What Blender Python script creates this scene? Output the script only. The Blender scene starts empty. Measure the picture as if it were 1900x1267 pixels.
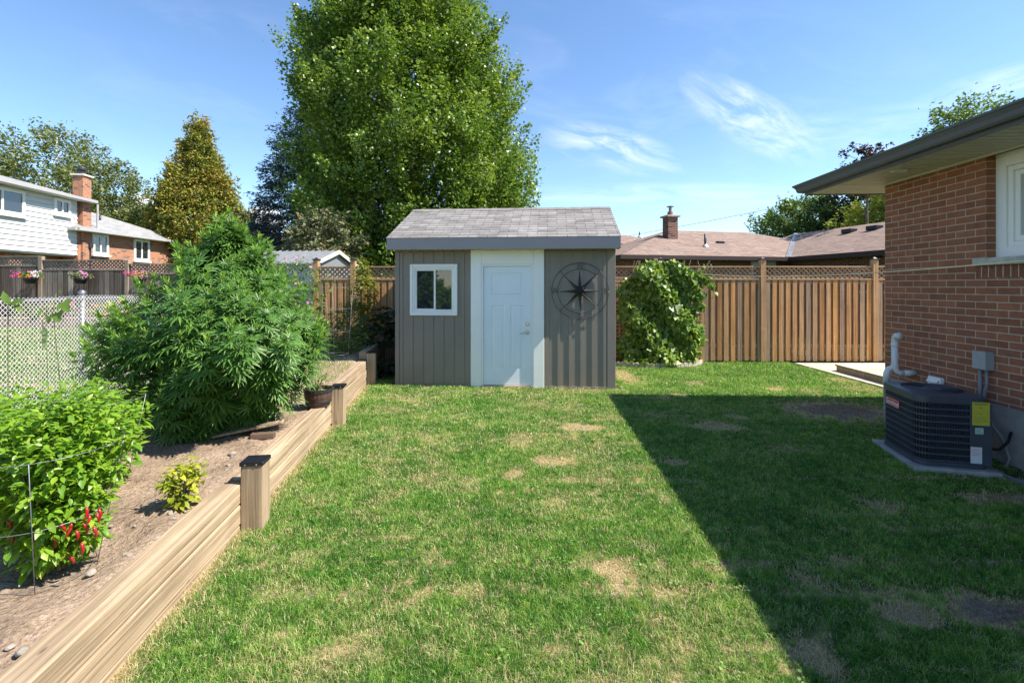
import bpy, math, random
import numpy as np
from mathutils import Vector, Matrix
R = math.radians
S = bpy.context.scene
random.seed(7)

# ---------------------------------------------------------------- camera, sky, sun
H = 1.68            # eye height, metres
F = 885.0           # focal length in pixels of the 1900 px wide photograph
CX, HY = 950.0, 531.0
cam_d = bpy.data.cameras.new('camera'); cam = bpy.data.objects.new('camera', cam_d)
S.collection.objects.link(cam); S.camera = cam
cam.location = (0, 0, H); cam.rotation_euler = (R(90), 0, 0)
cam_d.sensor_width = 36; cam_d.lens = 36 * F / 1900
cam_d.shift_y = -(633.5 - HY) / 1900
cam_d.clip_start = 0.05; cam_d.clip_end = 3000

SUN = Vector((0.628, -0.140, 0.766)).normalized()
elev = math.asin(SUN.z)
ld = bpy.data.lights.new('sun', 'SUN'); lo = bpy.data.objects.new('sun', ld)
S.collection.objects.link(lo); lo.rotation_euler = SUN.to_track_quat('Z', 'Y').to_euler()
ld.energy = 5.0; ld.angle = R(0.5); ld.color = (1.0, 0.93, 0.83)

w = bpy.data.worlds.new('World'); S.world = w; w.use_nodes = True
nt = w.node_tree; nt.nodes.clear()
def wn(t, **k):
    n = nt.nodes.new(t)
    for a, b in k.items(): setattr(n, a, b)
    return n
def wl(a, b): nt.links.new(a, b)
def wm(op, a, b=None, c=None, clamp=False):
    n = wn('ShaderNodeMath', operation=op); n.use_clamp = clamp
    for i, v in enumerate((a, b, c)):
        if v is None: continue
        if isinstance(v, (int, float)): n.inputs[i].default_value = v
        else: wl(v, n.inputs[i])
    return n.outputs[0]
sky = wn('ShaderNodeTexSky', sky_type='NISHITA'); sky.sun_disc = False
sky.sun_elevation = elev; sky.sun_rotation = math.atan2(SUN.x, SUN.y)
sky.air_density = 0.9; sky.dust_density = 0.1; sky.ozone_density = 2.2; sky.altitude = 100
tc = wn('ShaderNodeTexCoord'); sep = wn('ShaderNodeSeparateXYZ'); wl(tc.outputs['Generated'], sep.inputs[0])
yy = wm('MAXIMUM', sep.outputs[1], 0.05)
u = wm('DIVIDE', sep.outputs[0], yy); v = wm('DIVIDE', sep.outputs[2], yy)
def cloud(cu, cv, ang, lx, ly, nsx, nsy, lo_, hi_, seed, amp, det=8):
    ca, sa = math.cos(ang), math.sin(ang)
    du = wm('SUBTRACT', u, cu); dv = wm('SUBTRACT', v, cv)
    p = wm('ADD', wm('MULTIPLY', du, ca), wm('MULTIPLY', dv, sa))
    q = wm('SUBTRACT', wm('MULTIPLY', dv, ca), wm('MULTIPLY', du, sa))
    pp = wm('DIVIDE', p, lx); qq = wm('DIVIDE', q, ly)
    r2 = wm('ADD', wm('MULTIPLY', pp, pp), wm('MULTIPLY', qq, qq))
    mask = wm('SUBTRACT', 1.0, r2, clamp=True)
    cb = wn('ShaderNodeCombineXYZ')
    wl(wm('MULTIPLY', p, nsx), cb.inputs[0]); wl(wm('MULTIPLY', q, nsy), cb.inputs[1]); cb.inputs[2].default_value = seed
    no = wn('ShaderNodeTexNoise'); no.inputs['Scale'].default_value = 1; no.inputs['Detail'].default_value = det
    no.inputs['Roughness'].default_value = 0.62; no.inputs['Distortion'].default_value = 0.6
    wl(cb.outputs[0], no.inputs['Vector'])
    mr = wn('ShaderNodeMapRange'); mr.clamp = True; wl(no.outputs[0], mr.inputs[0])
    mr.inputs[1].default_value = lo_; mr.inputs[2].default_value = hi_
    return wm('MULTIPLY', wm('MULTIPLY', mr.outputs[0], mask), amp)
cl = [cloud(.215, .287, -.24, .17, .05, 9, 26, .40, .80, 1.3, .80),
      cloud(.505, .350, -.52, .18, .065, 8, 22, .40, .80, 4.1, .85),
      cloud(.33, .190, .0, .42, .030, 5, 40, .36, .9, 7.7, .5),
      cloud(.75, .33, .12, .30, .05, 5, 30, .40, .9, 9.9, .35),
      cloud(.45, .30, -.2, .8, .35, 3, 9, .48, .95, 12.9, .22),
      cloud(-.6, .42, -.3, .5, .3, 3, 9, .5, .95, 15.9, .12),
      cloud(1.05, .43, .25, .25, .04, 6, 30, .35, .85, 5.5, .5)]
cu_ = [cloud(-.775, .155, .0, .065, .042, 16, 22, .05, .40, 2.2, 3.0, 6),
       cloud(-.52, .135, .0, .05, .035, 16, 22, .05, .40, 3.2, 3.0, 6)]
tot = cl[0]
for c_ in cl[1:] + cu_: tot = wm('ADD', tot, c_, clamp=True)
hue = wn('ShaderNodeHueSaturation'); hue.inputs['Saturation'].default_value = 1.08; hue.inputs['Value'].default_value = 1.0
wl(sky.outputs[0], hue.inputs['Color'])
mx = wn('ShaderNodeMix', data_type='RGBA'); wl(tot, mx.inputs[0]); wl(hue.outputs[0], mx.inputs[6])
mx.inputs[7].default_value = (5.6, 5.8, 6.1, 1)
bg = wn('ShaderNodeBackground'); bg.inputs[1].default_value = 0.12
wl(mx.outputs[2], bg.inputs[0]); wo = wn('ShaderNodeOutputWorld'); wl(bg.outputs[0], wo.inputs[0])
S.view_settings.view_transform = 'Standard'; S.view_settings.look = 'None'
S.view_settings.exposure = 1.16; S.view_settings.gamma = 1; S.view_settings.use_curve_mapping = False
S.render.engine = 'CYCLES'; S.cycles.max_bounces = 8; S.cycles.diffuse_bounces = 4; S.cycles.transparent_max_bounces = 8

# ---------------------------------------------------------------- helpers
def at(px, py, D):      # a point D metres in front, seen at (px,py)
    return Vector(((px - CX) / F * D, D, H + (HY - py) / F * D))
def gr(px, py, z=0.0):  # a point of height z seen at (px,py)
    return at(px, py, (H - z) * F / (py - HY))
def tag(o, label=None, cat=None, group=None, kind=None):
    if label: o['label'] = label
    if cat: o['category'] = cat
    if group: o['group'] = group
    if kind: o['kind'] = kind
    return o
def thing(name, label, cat, loc=(0, 0, 0), rz=0.0, group=None):
    o = bpy.data.objects.new(name, None); S.collection.objects.link(o)
    o.location = loc; o.rotation_euler = (0, 0, rz); o.empty_display_size = .1
    return tag(o, label, cat, group)
def link(name, me, m, parent=None, loc=(0, 0, 0), rz=0.0, smooth=False, bevel=0, seg=2):
    o = bpy.data.objects.new(name, me); S.collection.objects.link(o)
    if m is not None: me.materials.append(m)
    o.location = loc; o.rotation_euler = (0, 0, rz)
    if parent: o.parent = parent
    if smooth: me.shade_smooth()
    if bevel:
        b = o.modifiers.new('Bevel', 'BEVEL'); b.width = bevel; b.segments = seg; b.limit_method = 'ANGLE'; b.angle_limit = R(40)
    return o
class MB:
    def __init__(s): s.v = []; s.f = []
    def poly(s, pts):
        n = len(s.v); s.v += [tuple(p) for p in pts]; s.f.append(tuple(range(n, n + len(pts)))); return s
    def box(s, x0, x1, y0, y1, z0, z1):
        n = len(s.v)
        s.v += [(x0, y0, z0), (x1, y0, z0), (x1, y1, z0), (x0, y1, z0), (x0, y0, z1), (x1, y0, z1), (x1, y1, z1), (x0, y1, z1)]
        s.f += [(n, n+3, n+2, n+1), (n+4, n+5, n+6, n+7), (n, n+1, n+5, n+4), (n+1, n+2, n+6, n+5), (n+2, n+3, n+7, n+6), (n+3, n, n+4, n+7)]
        return s
    def prism(s, pts2, a0, a1, axis='y'):       # 2D outline (ccw) swept along an axis
        k = len(pts2); n = len(s.v)
        def mk(p, a):
            return {'y': (p[0], a, p[1]), 'x': (a, p[0], p[1]), 'z': (p[0], p[1], a)}[axis]
        s.v += [mk(p, a0) for p in pts2] + [mk(p, a1) for p in pts2]
        s.f.append(tuple(range(n, n + k))); s.f.append(tuple(range(n + 2*k - 1, n + k - 1, -1)))
        for i in range(k):
            j = (i + 1) % k; s.f.append((n + j, n + i, n + k + i, n + k + j))
        return s
    def tube(s, pts, r, n=8, cap=True):
        pts = [Vector(p) for p in pts]; rr = r if isinstance(r, (list, tuple)) else [r] * len(pts)
        base = len(s.v); up = None
        for i, p in enumerate(pts):
            d = (pts[min(i + 1, len(pts) - 1)] - pts[max(i - 1, 0)]).normalized()
            if up is None:
                up = Vector((0, 0, 1)) if abs(d.z) < .9 else Vector((1, 0, 0))
            a = d.cross(up).normalized(); b = a.cross(d).normalized(); up = b
            for k in range(n):
                t = 2 * math.pi * k / n; s.v.append(tuple(p + (a * math.cos(t) + b * math.sin(t)) * rr[i]))
        for i in range(len(pts) - 1):
            for k in range(n):
                q = base + i * n; s.f.append((q + k, q + (k + 1) % n, q + n + (k + 1) % n, q + n + k))
        if cap:
            s.f.append(tuple(range(base + n - 1, base - 1, -1))); e = base + (len(pts) - 1) * n; s.f.append(tuple(range(e, e + n)))
        return s
    def lathe(s, prof, n=24, c=(0, 0, 0)):
        base = len(s.v)
        for (r, z) in prof:
            for k in range(n):
                t = 2 * math.pi * k / n; s.v.append((c[0] + r * math.cos(t), c[1] + r * math.sin(t), c[2] + z))
        for i in range(len(prof) - 1):
            for k in range(n):
                q = base + i * n; s.f.append((q + k, q + (k + 1) % n, q + n + (k + 1) % n, q + n + k))
        return s
    def build(s, name, m, parent=None, loc=(0, 0, 0), rz=0.0, smooth=False, bevel=0, seg=2, fix=True):
        me = bpy.data.meshes.new(name); me.from_pydata(s.v, [], s.f)
        if fix:
            import bmesh
            b = bmesh.new(); b.from_mesh(me); bmesh.ops.recalc_face_normals(b, faces=b.faces); b.to_mesh(me); b.free()
        me.update()
        return link(name, me, m, parent, loc, rz, smooth, bevel, seg)
def fastmesh(name, V, tf, nT, stride):
    """V: all vertices; tf: template faces; nT copies of a template with `stride` vertices"""
    me = bpy.data.meshes.new(name)
    V = np.asarray(V, dtype=np.float32).reshape(-1, 3)
    tl = np.concatenate([np.array(f) for f in tf]); ln = np.array([len(f) for f in tf])
    off = (np.arange(nT) * stride)[:, None]
    loops = (tl[None, :] + off).ravel().astype(np.int32)
    st0 = np.concatenate([[0], np.cumsum(ln)[:-1]]); tot_ = int(ln.sum())
    starts = (st0[None, :] + (np.arange(nT) * tot_)[:, None]).ravel().astype(np.int32)
    me.vertices.add(len(V)); me.vertices.foreach_set('co', V.ravel())
    me.loops.add(len(loops)); me.loops.foreach_set('vertex_index', loops)
    me.polygons.add(len(starts)); me.polygons.foreach_set('loop_start', starts)
    me.update(calc_edges=True)
    return me
def nrm(a): return a / np.maximum(np.linalg.norm(a, axis=-1, keepdims=True), 1e-6)
def leafmesh(name, P, A, N, Sz, tv, tf):
    """copies of a leaf template: x across, y along A, z along the normal"""
    P, A, N = (np.asarray(q, float) for q in (P, A, N)); A = nrm(A)
    B = nrm(np.cross(A, N)); N2 = np.cross(B, A); tv = np.asarray(tv, float); Sz = np.asarray(Sz, float)
    V = P[:, None, :] + Sz[:, None, None] * (tv[None, :, 0, None] * B[:, None, :] + tv[None, :, 1, None] * A[:, None, :] + tv[None, :, 2, None] * N2[:, None, :])
    return fastmesh(name, V, tf, len(P), len(tv))

# ---------------------------------------------------------------- materials
class MT:
    def __init__(s, name, rough=.7, spec=.3, metal=0):
        s.m = bpy.data.materials.new(name); s.m.use_nodes = True; s.nt = s.m.node_tree; s.nt.nodes.clear()
        s.out = s.nt.nodes.new('ShaderNodeOutputMaterial'); s.b = s.nt.nodes.new('ShaderNodeBsdfPrincipled')
        s.nt.links.new(s.b.outputs[0], s.out.inputs[0])
        s.b.inputs['Roughness'].default_value = rough; s.b.inputs['Specular IOR Level'].default_value = spec; s.b.inputs['Metallic'].default_value = metal
        s.tc = s.nt.nodes.new('ShaderNodeTexCoord')
    def L(s, a, b): s.nt.links.new(a, b)
    def n(s, t, **k):
        q = s.nt.nodes.new(t)
        for a, b in k.items(): setattr(q, a, b)
        return q
    def math(s, op, a, b=None, clamp=False):
        q = s.n('ShaderNodeMath', operation=op); q.use_clamp = clamp
        for i, v in enumerate((a, b)):
            if v is None: continue
            if isinstance(v, (int, float)): q.inputs[i].default_value = v
            else: s.L(v, q.inputs[i])
        return q.outputs[0]
    def map(s, sc=(1, 1, 1), coord='Object', loc=(0, 0, 0)):
        q = s.n('ShaderNodeMapping'); s.L(s.tc.outputs[coord], q.inputs[0]); q.inputs['Scale'].default_value = sc; q.inputs['Location'].default_value = loc
        return q.outputs[0]
    def noise(s, scale=5, det=4, sc=(1, 1, 1), rough=.6, dist=0, vec=None, loc=(0, 0, 0)):
        q = s.n('ShaderNodeTexNoise'); s.L(vec or s.map(sc, loc=loc), q.inputs['Vector'])
        q.inputs['Scale'].default_value = scale; q.inputs['Detail'].default_value = det; q.inputs['Roughness'].default_value = rough; q.inputs['Distortion'].default_value = dist
        return q.outputs[0]
    def ramp(s, fac, stops, interp='LINEAR'):
        q = s.n('ShaderNodeValToRGB'); q.color_ramp.interpolation = interp; e = q.color_ramp.elements
        while len(e) < len(stops): e.new(.5)
        for i, (p, c) in enumerate(stops):
            e[i].position = p; e[i].color = (*c, 1) if len(c) == 3 else c
        s.L(fac, q.inputs[0]); return q.outputs[0]
    def mix(s, fac, a, b, mode='MIX'):
        q = s.n('ShaderNodeMix', data_type='RGBA', blend_type=mode)
        for i, v in ((0, fac), (6, a), (7, b)):
            if isinstance(v, (int, float)): q.inputs[i].default_value = v
            elif isinstance(v, tuple): q.inputs[i].default_value = (*v, 1)
            else: s.L(v, q.inputs[i])
        return q.outputs[2]
    def range(s, x, a, b, c=0, d=1):
        q = s.n('ShaderNodeMapRange'); q.clamp = True; s.L(x, q.inputs[0])
        for i, v in enumerate((a, b, c, d)): q.inputs[i + 1].default_value = v
        return q.outputs[0]
    def bump(s, h, strength=.3, dist=.01):
        q = s.n('ShaderNodeBump'); q.inputs['Strength'].default_value = strength; q.inputs['Distance'].default_value = dist
        s.L(h, q.inputs['Height']); s.L(q.outputs[0], s.b.inputs['Normal']); return q.outputs[0]
    def col(s, c):
        if isinstance(c, tuple): s.b.inputs['Base Color'].default_value = (*c, 1)
        else: s.L(c, s.b.inputs['Base Color'])
        return s
    def island(s): return s.n('ShaderNodeNewGeometry').outputs['Random Per Island']
def C(*a): return tuple(a)
def plain(name, c, rough=.6, var=.12, scale=6, spec=.3, metal=0, bumpy=0, bs=40, detail=5):
    t = MT(name, rough, spec, metal)
    f = t.noise(scale, detail); lo_ = tuple(x * (1 - var) for x in c); hi_ = tuple(min(1, x * (1 + var)) for x in c)
    t.col(t.ramp(f, [(.3, lo_), (.7, hi_)]))
    if bumpy: t.bump(t.noise(bs, 4), bumpy, .005)
    return t.m
def leafmat(name, stops, trans=.35, rough=.45, spec=.35, big=.0, bigscale=1.2, tcol=1.25, second=None):
    """leaf colours by a random value per leaf, with clump-size variation"""
    t = MT(name, rough, spec)
    r = t.island()
    if big: r = t.math('ADD', t.math('MULTIPLY', r, 1 - big), t.math('MULTIPLY', t.range(t.noise(bigscale, 3), .3, .7), big))
    c = t.ramp(r, stops); t.col(c)
    tr = t.n('ShaderNodeBsdfTranslucent'); t.L(t.mix(1.0, c, (tcol, tcol * 1.05, tcol * .5), 'MULTIPLY'), tr.inputs[0])
    ms = t.n('ShaderNodeMixShader'); ms.inputs[0].default_value = trans
    t.L(t.b.outputs[0], ms.inputs[1]); t.L(tr.outputs[0], ms.inputs[2]); t.L(ms.outputs[0], t.out.inputs[0])
    return t.m
def woodmat(name, c1, c2, axis='x', stain=None, scale=1.0, rough=.8, island=0, stops=None, crack=.5):
    t = MT(name, rough, .2)
    long, short = .95 * scale, 46 * scale
    sc = {'x': (long, short, short), 'y': (short, long, short), 'z': (short, short, long)}[axis]
    sc2 = tuple(q * .35 for q in sc)
    isl = t.island(); ofs = t.n('ShaderNodeCombineXYZ')
    for i_, k_ in enumerate((91.3, 57.7, 133.1)): t.L(t.math('MULTIPLY', isl, k_), ofs.inputs[i_])
    def shifted(s__, loc=(0, 0, 0)):
        q = t.n('ShaderNodeVectorMath', operation='ADD'); t.L(t.map(s__, loc=loc), q.inputs[0]); t.L(ofs.outputs[0], q.inputs[1]); return q.outputs[0]
    g = t.noise(1.0, 6, rough=.65, dist=.4, vec=shifted(sc)); g2 = t.noise(1.0, 4, rough=.6, dist=1.2, vec=shifted(sc2, (3.3, 1.7, 5.1)))
    fine = t.noise(1.0, 4, rough=.6, vec=shifted(tuple(q * (3.6 if abs(q - short) < 1e-6 else 1.6) for q in sc), (2, 4, 6)))
    blot = t.noise(2.3, 4, rough=.6, dist=.5, vec=shifted((1, 1, 1)))
    c = t.ramp(t.math('ADD', t.math('MULTIPLY', g, .6), t.math('MULTIPLY', g2, .4)), [(.40, c1), (.60, c2)])
    if stops:
        c = t.mix(.75, c, t.ramp(t.island(), stops), 'MULTIPLY' if False else 'MIX')
        c = t.mix(.55, c, t.ramp(g, [(.3, (.45, .45, .45)), (.65, (1.25, 1.25, 1.25))]), 'MULTIPLY')
    c = t.mix(.8, c, t.ramp(fine, [(.35, (.68, .66, .64)), (.62, (1.22, 1.2, 1.18))]), 'MULTIPLY')
    c = t.mix(.6, c, t.ramp(blot, [(.3, (.78, .76, .74)), (.7, (1.2, 1.2, 1.2))]), 'MULTIPLY')
    if stain:
        sn = t.noise(1.0, 5, rough=.7, dist=1.5, vec=shifted(tuple(q * .22 for q in sc), (9.3, 2.2, 4.4)))
        c = t.mix(t.range(sn, .56, .70), c, stain)
    # knots
    vo = t.n('ShaderNodeTexVoronoi'); t.L(t.map(tuple({True: 3.1 * scale, False: 9 * scale}[abs(q - long) < 1e-6] for q in sc)), vo.inputs['Vector']); vo.inputs['Scale'].default_value = 1
    c = t.mix(t.range(vo.outputs['Distance'], .035, .09, .75, 0), c, tuple(q * .35 for q in c1))
    # hairline cracks along the grain
    ck = t.noise(1.0, 2, {'x': (.8, 60, 60), 'y': (60, .8, 60), 'z': (60, 60, .8)}[axis], .5, .2, loc=(1, 8, 2))
    c = t.mix(t.range(ck, .69, .74, 0, crack), c, tuple(q * .28 for q in c1))
    t.col(c); t.bump(t.math('SUBTRACT', g, t.range(ck, .69, .74, 0, .8)), .5, .004)
    return t.m
def brickmat(name, c1, c2, mortar, bw=.2245, bh=.0726, ms=.010, dark=None, bump=.5):
    t = MT(name, .85, .2)
    sp = t.n('ShaderNodeSeparateXYZ'); t.L(t.tc.outputs['Object'], sp.inputs[0])
    cb = t.n('ShaderNodeCombineXYZ'); t.L(t.math('ADD', sp.outputs[0], sp.outputs[1]), cb.inputs[0]); t.L(sp.outputs[2], cb.inputs[1])
    br = t.n('ShaderNodeTexBrick'); t.L(cb.outputs[0], br.inputs['Vector'])
    br.offset = .5; br.inputs['Scale'].default_value = 1; br.inputs['Mortar Size'].default_value = ms * .5; br.inputs['Mortar Smooth'].default_value = .1
    br.inputs['Brick Width'].default_value = bw; br.inputs['Row Height'].default_value = bh
    br.inputs['Color1'].default_value = (*c1, 1); br.inputs['Color2'].default_value = (*c2, 1); br.inputs['Mortar'].default_value = (*mortar, 1)
    n1 = t.noise(9, 5); n2 = t.noise(140, 3)
    c = t.mix(.6, br.outputs[0], t.ramp(n1, [(.3, (.75, .75, .75)), (.7, (1.2, 1.2, 1.2))]), 'MULTIPLY')
    c = t.mix(.35, c, t.ramp(n2, [(.3, (.6, .6, .6)), (.7, (1.4, 1.4, 1.4))]), 'MULTIPLY')
    if dark:    # every so often a darker brick
        b2 = t.n('ShaderNodeTexBrick'); t.L(cb.outputs[0], b2.inputs['Vector']); b2.offset = .5
        b2.inputs['Scale'].default_value = 1; b2.inputs['Mortar Size'].default_value = ms * .5
        b2.inputs['Brick Width'].default_value = bw; b2.inputs['Row Height'].default_value = bh; b2.inputs['Bias'].default_value = 0
        b2.inputs['Color1'].default_value = (0, 0, 0, 1); b2.inputs['Color2'].default_value = (1, 1, 1, 1); b2.inputs['Mortar'].default_value = (0, 0, 0, 1)
        c = t.mix(t.range(b2.outputs[0], .80, .84), c, dark)
    # pale lime specks
    c = t.mix(t.range(t.noise(23, 2, loc=(7, 7, 7)), .76, .80, 0, .6), c, tuple(min(1, q * 1.3) for q in mortar))
    t.col(c); t.bump(t.math('SUBTRACT', t.math('MULTIPLY', n2, .25), br.outputs['Fac']), bump, .006)
    return t.m
def shinglemat(name, c1, c2, gap, w_=.3, h_=.07, zscale=1.0, var=.25):
    """tabs laid in rows that follow the height z"""
    t = MT(name, .95, .1)
    sp = t.n('ShaderNodeSeparateXYZ'); t.L(t.tc.outputs['Object'], sp.inputs[0])
    cb = t.n('ShaderNodeCombineXYZ'); t.L(t.math('ADD', sp.outputs[0], sp.outputs[1]), cb.inputs[0]); t.L(t.math('MULTIPLY', sp.outputs[2], zscale), cb.inputs[1])
    br = t.n('ShaderNodeTexBrick'); t.L(cb.outputs[0], br.inputs['Vector']); br.offset = .5
    br.inputs['Scale'].default_value = 1; br.inputs['Mortar Size'].default_value = .004; br.inputs['Brick Width'].default_value = w_; br.inputs['Row Height'].default_value = h_
    br.inputs['Color1'].default_value = (*c1, 1); br.inputs['Color2'].default_value = (*c2, 1); br.inputs['Mortar'].default_value = (*gap, 1)
    c = t.mix(.8, br.outputs[0], t.ramp(t.noise(7, 5), [(.3, (1 - var,) * 3), (.7, (1 + var,) * 3)]), 'MULTIPLY')
    c = t.mix(.5, c, t.ramp(t.noise(180, 3), [(.3, (.6,) * 3), (.7, (1.4,) * 3)]), 'MULTIPLY')
    t.col(c); t.bump(t.math('SUBTRACT', t.noise(120, 3), br.outputs['Fac']), .5, .006)
    return t.m
def glassmat(name, c=(.02, .025, .03), rough=.03):
    t = MT(name, rough, 1.0); t.b.inputs['Coat Weight'].default_value = .6; t.b.inputs['Coat Roughness'].default_value = .02
    t.col(c); return t.m
M = {}
M['white_paint'] = plain('white_paint', C(.86, .86, .81), .45, .03, 2, bumpy=.05, bs=90)
M['white_vinyl'] = plain('white_vinyl', C(.82, .82, .79), .35, .02, 2)
M['old_white'] = plain('old_white', C(.72, .72, .68), .5, .08, 3)
M['cream_trim'] = plain('cream_trim', C(.62, .58, .47), .5, .05, 3)
M['dark_metal'] = plain('dark_metal', C(.035, .038, .045), .45, .25, 20, .5, .3)
M['black_plastic'] = plain('black_plastic', C(.012, .013, .018), .35, .2, 20)
M['galv'] = plain('galvanised_metal', C(.20, .21, .225), .42, .15, 25, .5, .6)
M['concrete'] = plain('concrete', C(.30, .29, .27), .9, .28, 7, bumpy=.4, bs=60)
M['stone'] = plain('pale_stone', C(.27, .235, .195), .9, .25, 18, bumpy=.4, bs=60)
M['nickel'] = plain('nickel', C(.50, .46, .40), .3, .05, 10, .5, 1.0)
M['glass'] = glassmat('window_glass')
M['stem'] = plain('green_stem', C(.12, .14, .05), .6, .3, 20)
M['bark'] = plain('bark', C(.10, .08, .06), .9, .35, 9, bumpy=.8, bs=14)
M['birch_bark'] = plain('birch_bark', C(.62, .60, .56), .8, .3, 9, bumpy=.4, bs=14)
# ================================================================ THE SETTING
def face_x(D): return -1.46 - .125 * D                 # lawn side of the retaining timbers
def link_x(D): return -4.10 - .125 * D                 # line of the chain-link fence
def soil_h(D): return float(np.interp(D, [0, 3, 5.5, 6.5, 8, 9, 11], [.285, .285, .275, .34, .40, .50, .52]))
WALLX = lambda D: 4.45 + .044 * D                      # brick wall of the house
def terrain(x, y):
    left = np.clip((link_x(y) + .9 - x) / .8, 0, 1)
    hl = np.interp(y, [-5, 4, 12, 30], [.20, .24, .58, .9])
    far = np.interp(y, [11, 16, 60], [0, .12, 1.0])
    return left * hl + (1 - left) * far
def dryspots():
    L = []  # px, py, half width, half height, bare 0..1 straw / 2 earth
    for a in [(1143, 1060, 40, 24, 1.0), (955, 880, 20, 10, .9), (803, 818, 22, 10, .45), (966, 815, 30, 14, .6), (1035, 856, 34, 9, .9), (1060, 890, 16, 7, .8),
              (870, 893, 22, 8, .5), (1505, 1080, 30, 24, .8), (1640, 940, 38, 13, .8), (1220, 1150, 30, 16, .6), (1440, 722, 18, 4, .9), (1158, 697, 22, 14, .8),
              (1232, 738, 14, 4, .9), (1262, 735, 14, 4, .9), (1560, 705, 24, 4, .8), (1600, 722, 40, 7, .6), (1500, 727, 22, 5, .5), (1290, 712, 18, 4, .7), (1110, 830, 26, 8, .5),
              (880, 1145, 60, 16, .35), (1330, 1015, 24, 8, .4), (1195, 1015, 26, 7, .4), (1180, 870, 26, 8, .5), (700, 900, 40, 20, .25), (1215, 770, 20, 6, .5), (1460, 835, 30, 7, .4),
              (1130, 775, 26, 6, .5), (650, 1180, 60, 20, .2), (1000, 985, 40, 14, .25), (760, 1010, 50, 16, .2), (1075, 726, 60, 6, .55)]: L.append(a)
    for a in [(1075, 794, 42, 6, 1.25), (1325, 792, 48, 8, 1.2), (1555, 762, 95, 17, 1.5), (1690, 1142, 60, 24, 1.25), (1525, 1225, 40, 38, 1.1), (1850, 1135, 95, 30, 1.5),
              (1370, 775, 20, 5, 1.2), (1005, 855, 16, 8, 1.2), (1250, 858, 30, 7, 1.2), (1560, 1038, 30, 9, 1.1), (1790, 790, 60, 12, 1.3), (1870, 925, 80, 10, 1.3)]: L.append(a)
    out = []
    for px, py, rx, ry, k in L:
        c = gr(px, py); n_ = gr(px, py - ry); out.append((c.x, c.y, rx / F * c.y, max(.05, n_.y - c.y), k))
    return out
SPOTS = dryspots()
rs = np.random.RandomState(3)
WAV = [(rs.uniform(1.2, 6), rs.uniform(1.2, 6), rs.uniform(0, 6.3), rs.uniform(0, 6.3)) for _ in range(10)]
def wav(x, y, k=1.0):
    s_ = 0
    for a, b, c, d in WAV: s_ = s_ + np.sin(a * k * x + c + 1.3 * np.sin(b * k * y + d)) * np.cos(b * k * y * .8 + c)
    return s_ / 3.2
def dryness(x, y):
    e = np.zeros_like(x)
    for cx, cy, rx, ry, k in SPOTS:
        q = ((x - cx) / rx) ** 2 + ((y - cy) / ry) ** 2
        q = q * (1 + .5 * wav(x * 4 + cx, y * 4) + .6 * wav(x * 13 + cy, y * 13))
        e = np.maximum(e, k * np.clip(1.35 - q, 0, 1) ** .7)
    d = x - (-1.46 - .125 * y)                          # scorched strip along the timbers
    strip = np.clip(1 - d / .16, 0, 1) * .9 * (np.abs(d) < 2) * (1 + .3 * wav(x * 3, y * 3))
    shed = np.clip(1 - np.abs(y - (7.94 - .088 * x)) / .16, 0, 1) * .7 * (x > -.2) * (x < 1.75)
    mid = np.clip(.15 + .28 * wav(x, y, .8) + .25 * wav(x, y, 3.1), 0, .55) * np.interp(x - .045 * y, [-1.5, .6, 1.2, 3], [1, .95, .15, .05]) + .012  # patchy straw, thinned inside the house shadow so the colour deepens that shade
    return np.clip(np.maximum.reduce([e, np.where(y < 10.4, strip, 0), shed, mid]), 0, 2)

# ground: one sheet to the horizon
xs = np.concatenate([[-600, -200, -80, -40, -25], np.arange(-18, -6, .5), np.arange(-6, 7, .10), np.arange(7, 20, 1.0), [30, 60, 200, 600]])
ys = np.concatenate([[-200, -60, -20, -8, -4], np.arange(-2, 11, .10), np.arange(11, 40, 1.0), [60, 120, 300, 900]])
XX, YY = np.meshgrid(xs, ys); ZZ = terrain(XX, YY) + np.where((YY < 11) & (XX > -2) & (XX < 7), .004 * wav(XX * 1.2, YY * 1.2), 0)
me = bpy.data.meshes.new('ground'); nx, ny = len(xs), len(ys)
idx = np.arange(nx * ny).reshape(ny, nx)
Q = np.stack([idx[:-1, :-1], idx[:-1, 1:], idx[1:, 1:], idx[1:, :-1]], -1).reshape(-1, 4)
me.vertices.add(nx * ny); me.vertices.foreach_set('co', np.stack([XX, YY, ZZ], -1).astype(np.float32).ravel())
me.loops.add(Q.size); me.loops.foreach_set('vertex_index', Q.ravel().astype(np.int32))
me.polygons.add(len(Q)); me.polygons.foreach_set('loop_start', (np.arange(len(Q)) * 4).astype(np.int32)); me.update(calc_edges=True)
at_ = me.attributes.new('dry', 'FLOAT', 'POINT'); at_.data.foreach_set('value', dryness(XX, YY).astype(np.float32).ravel())
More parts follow.
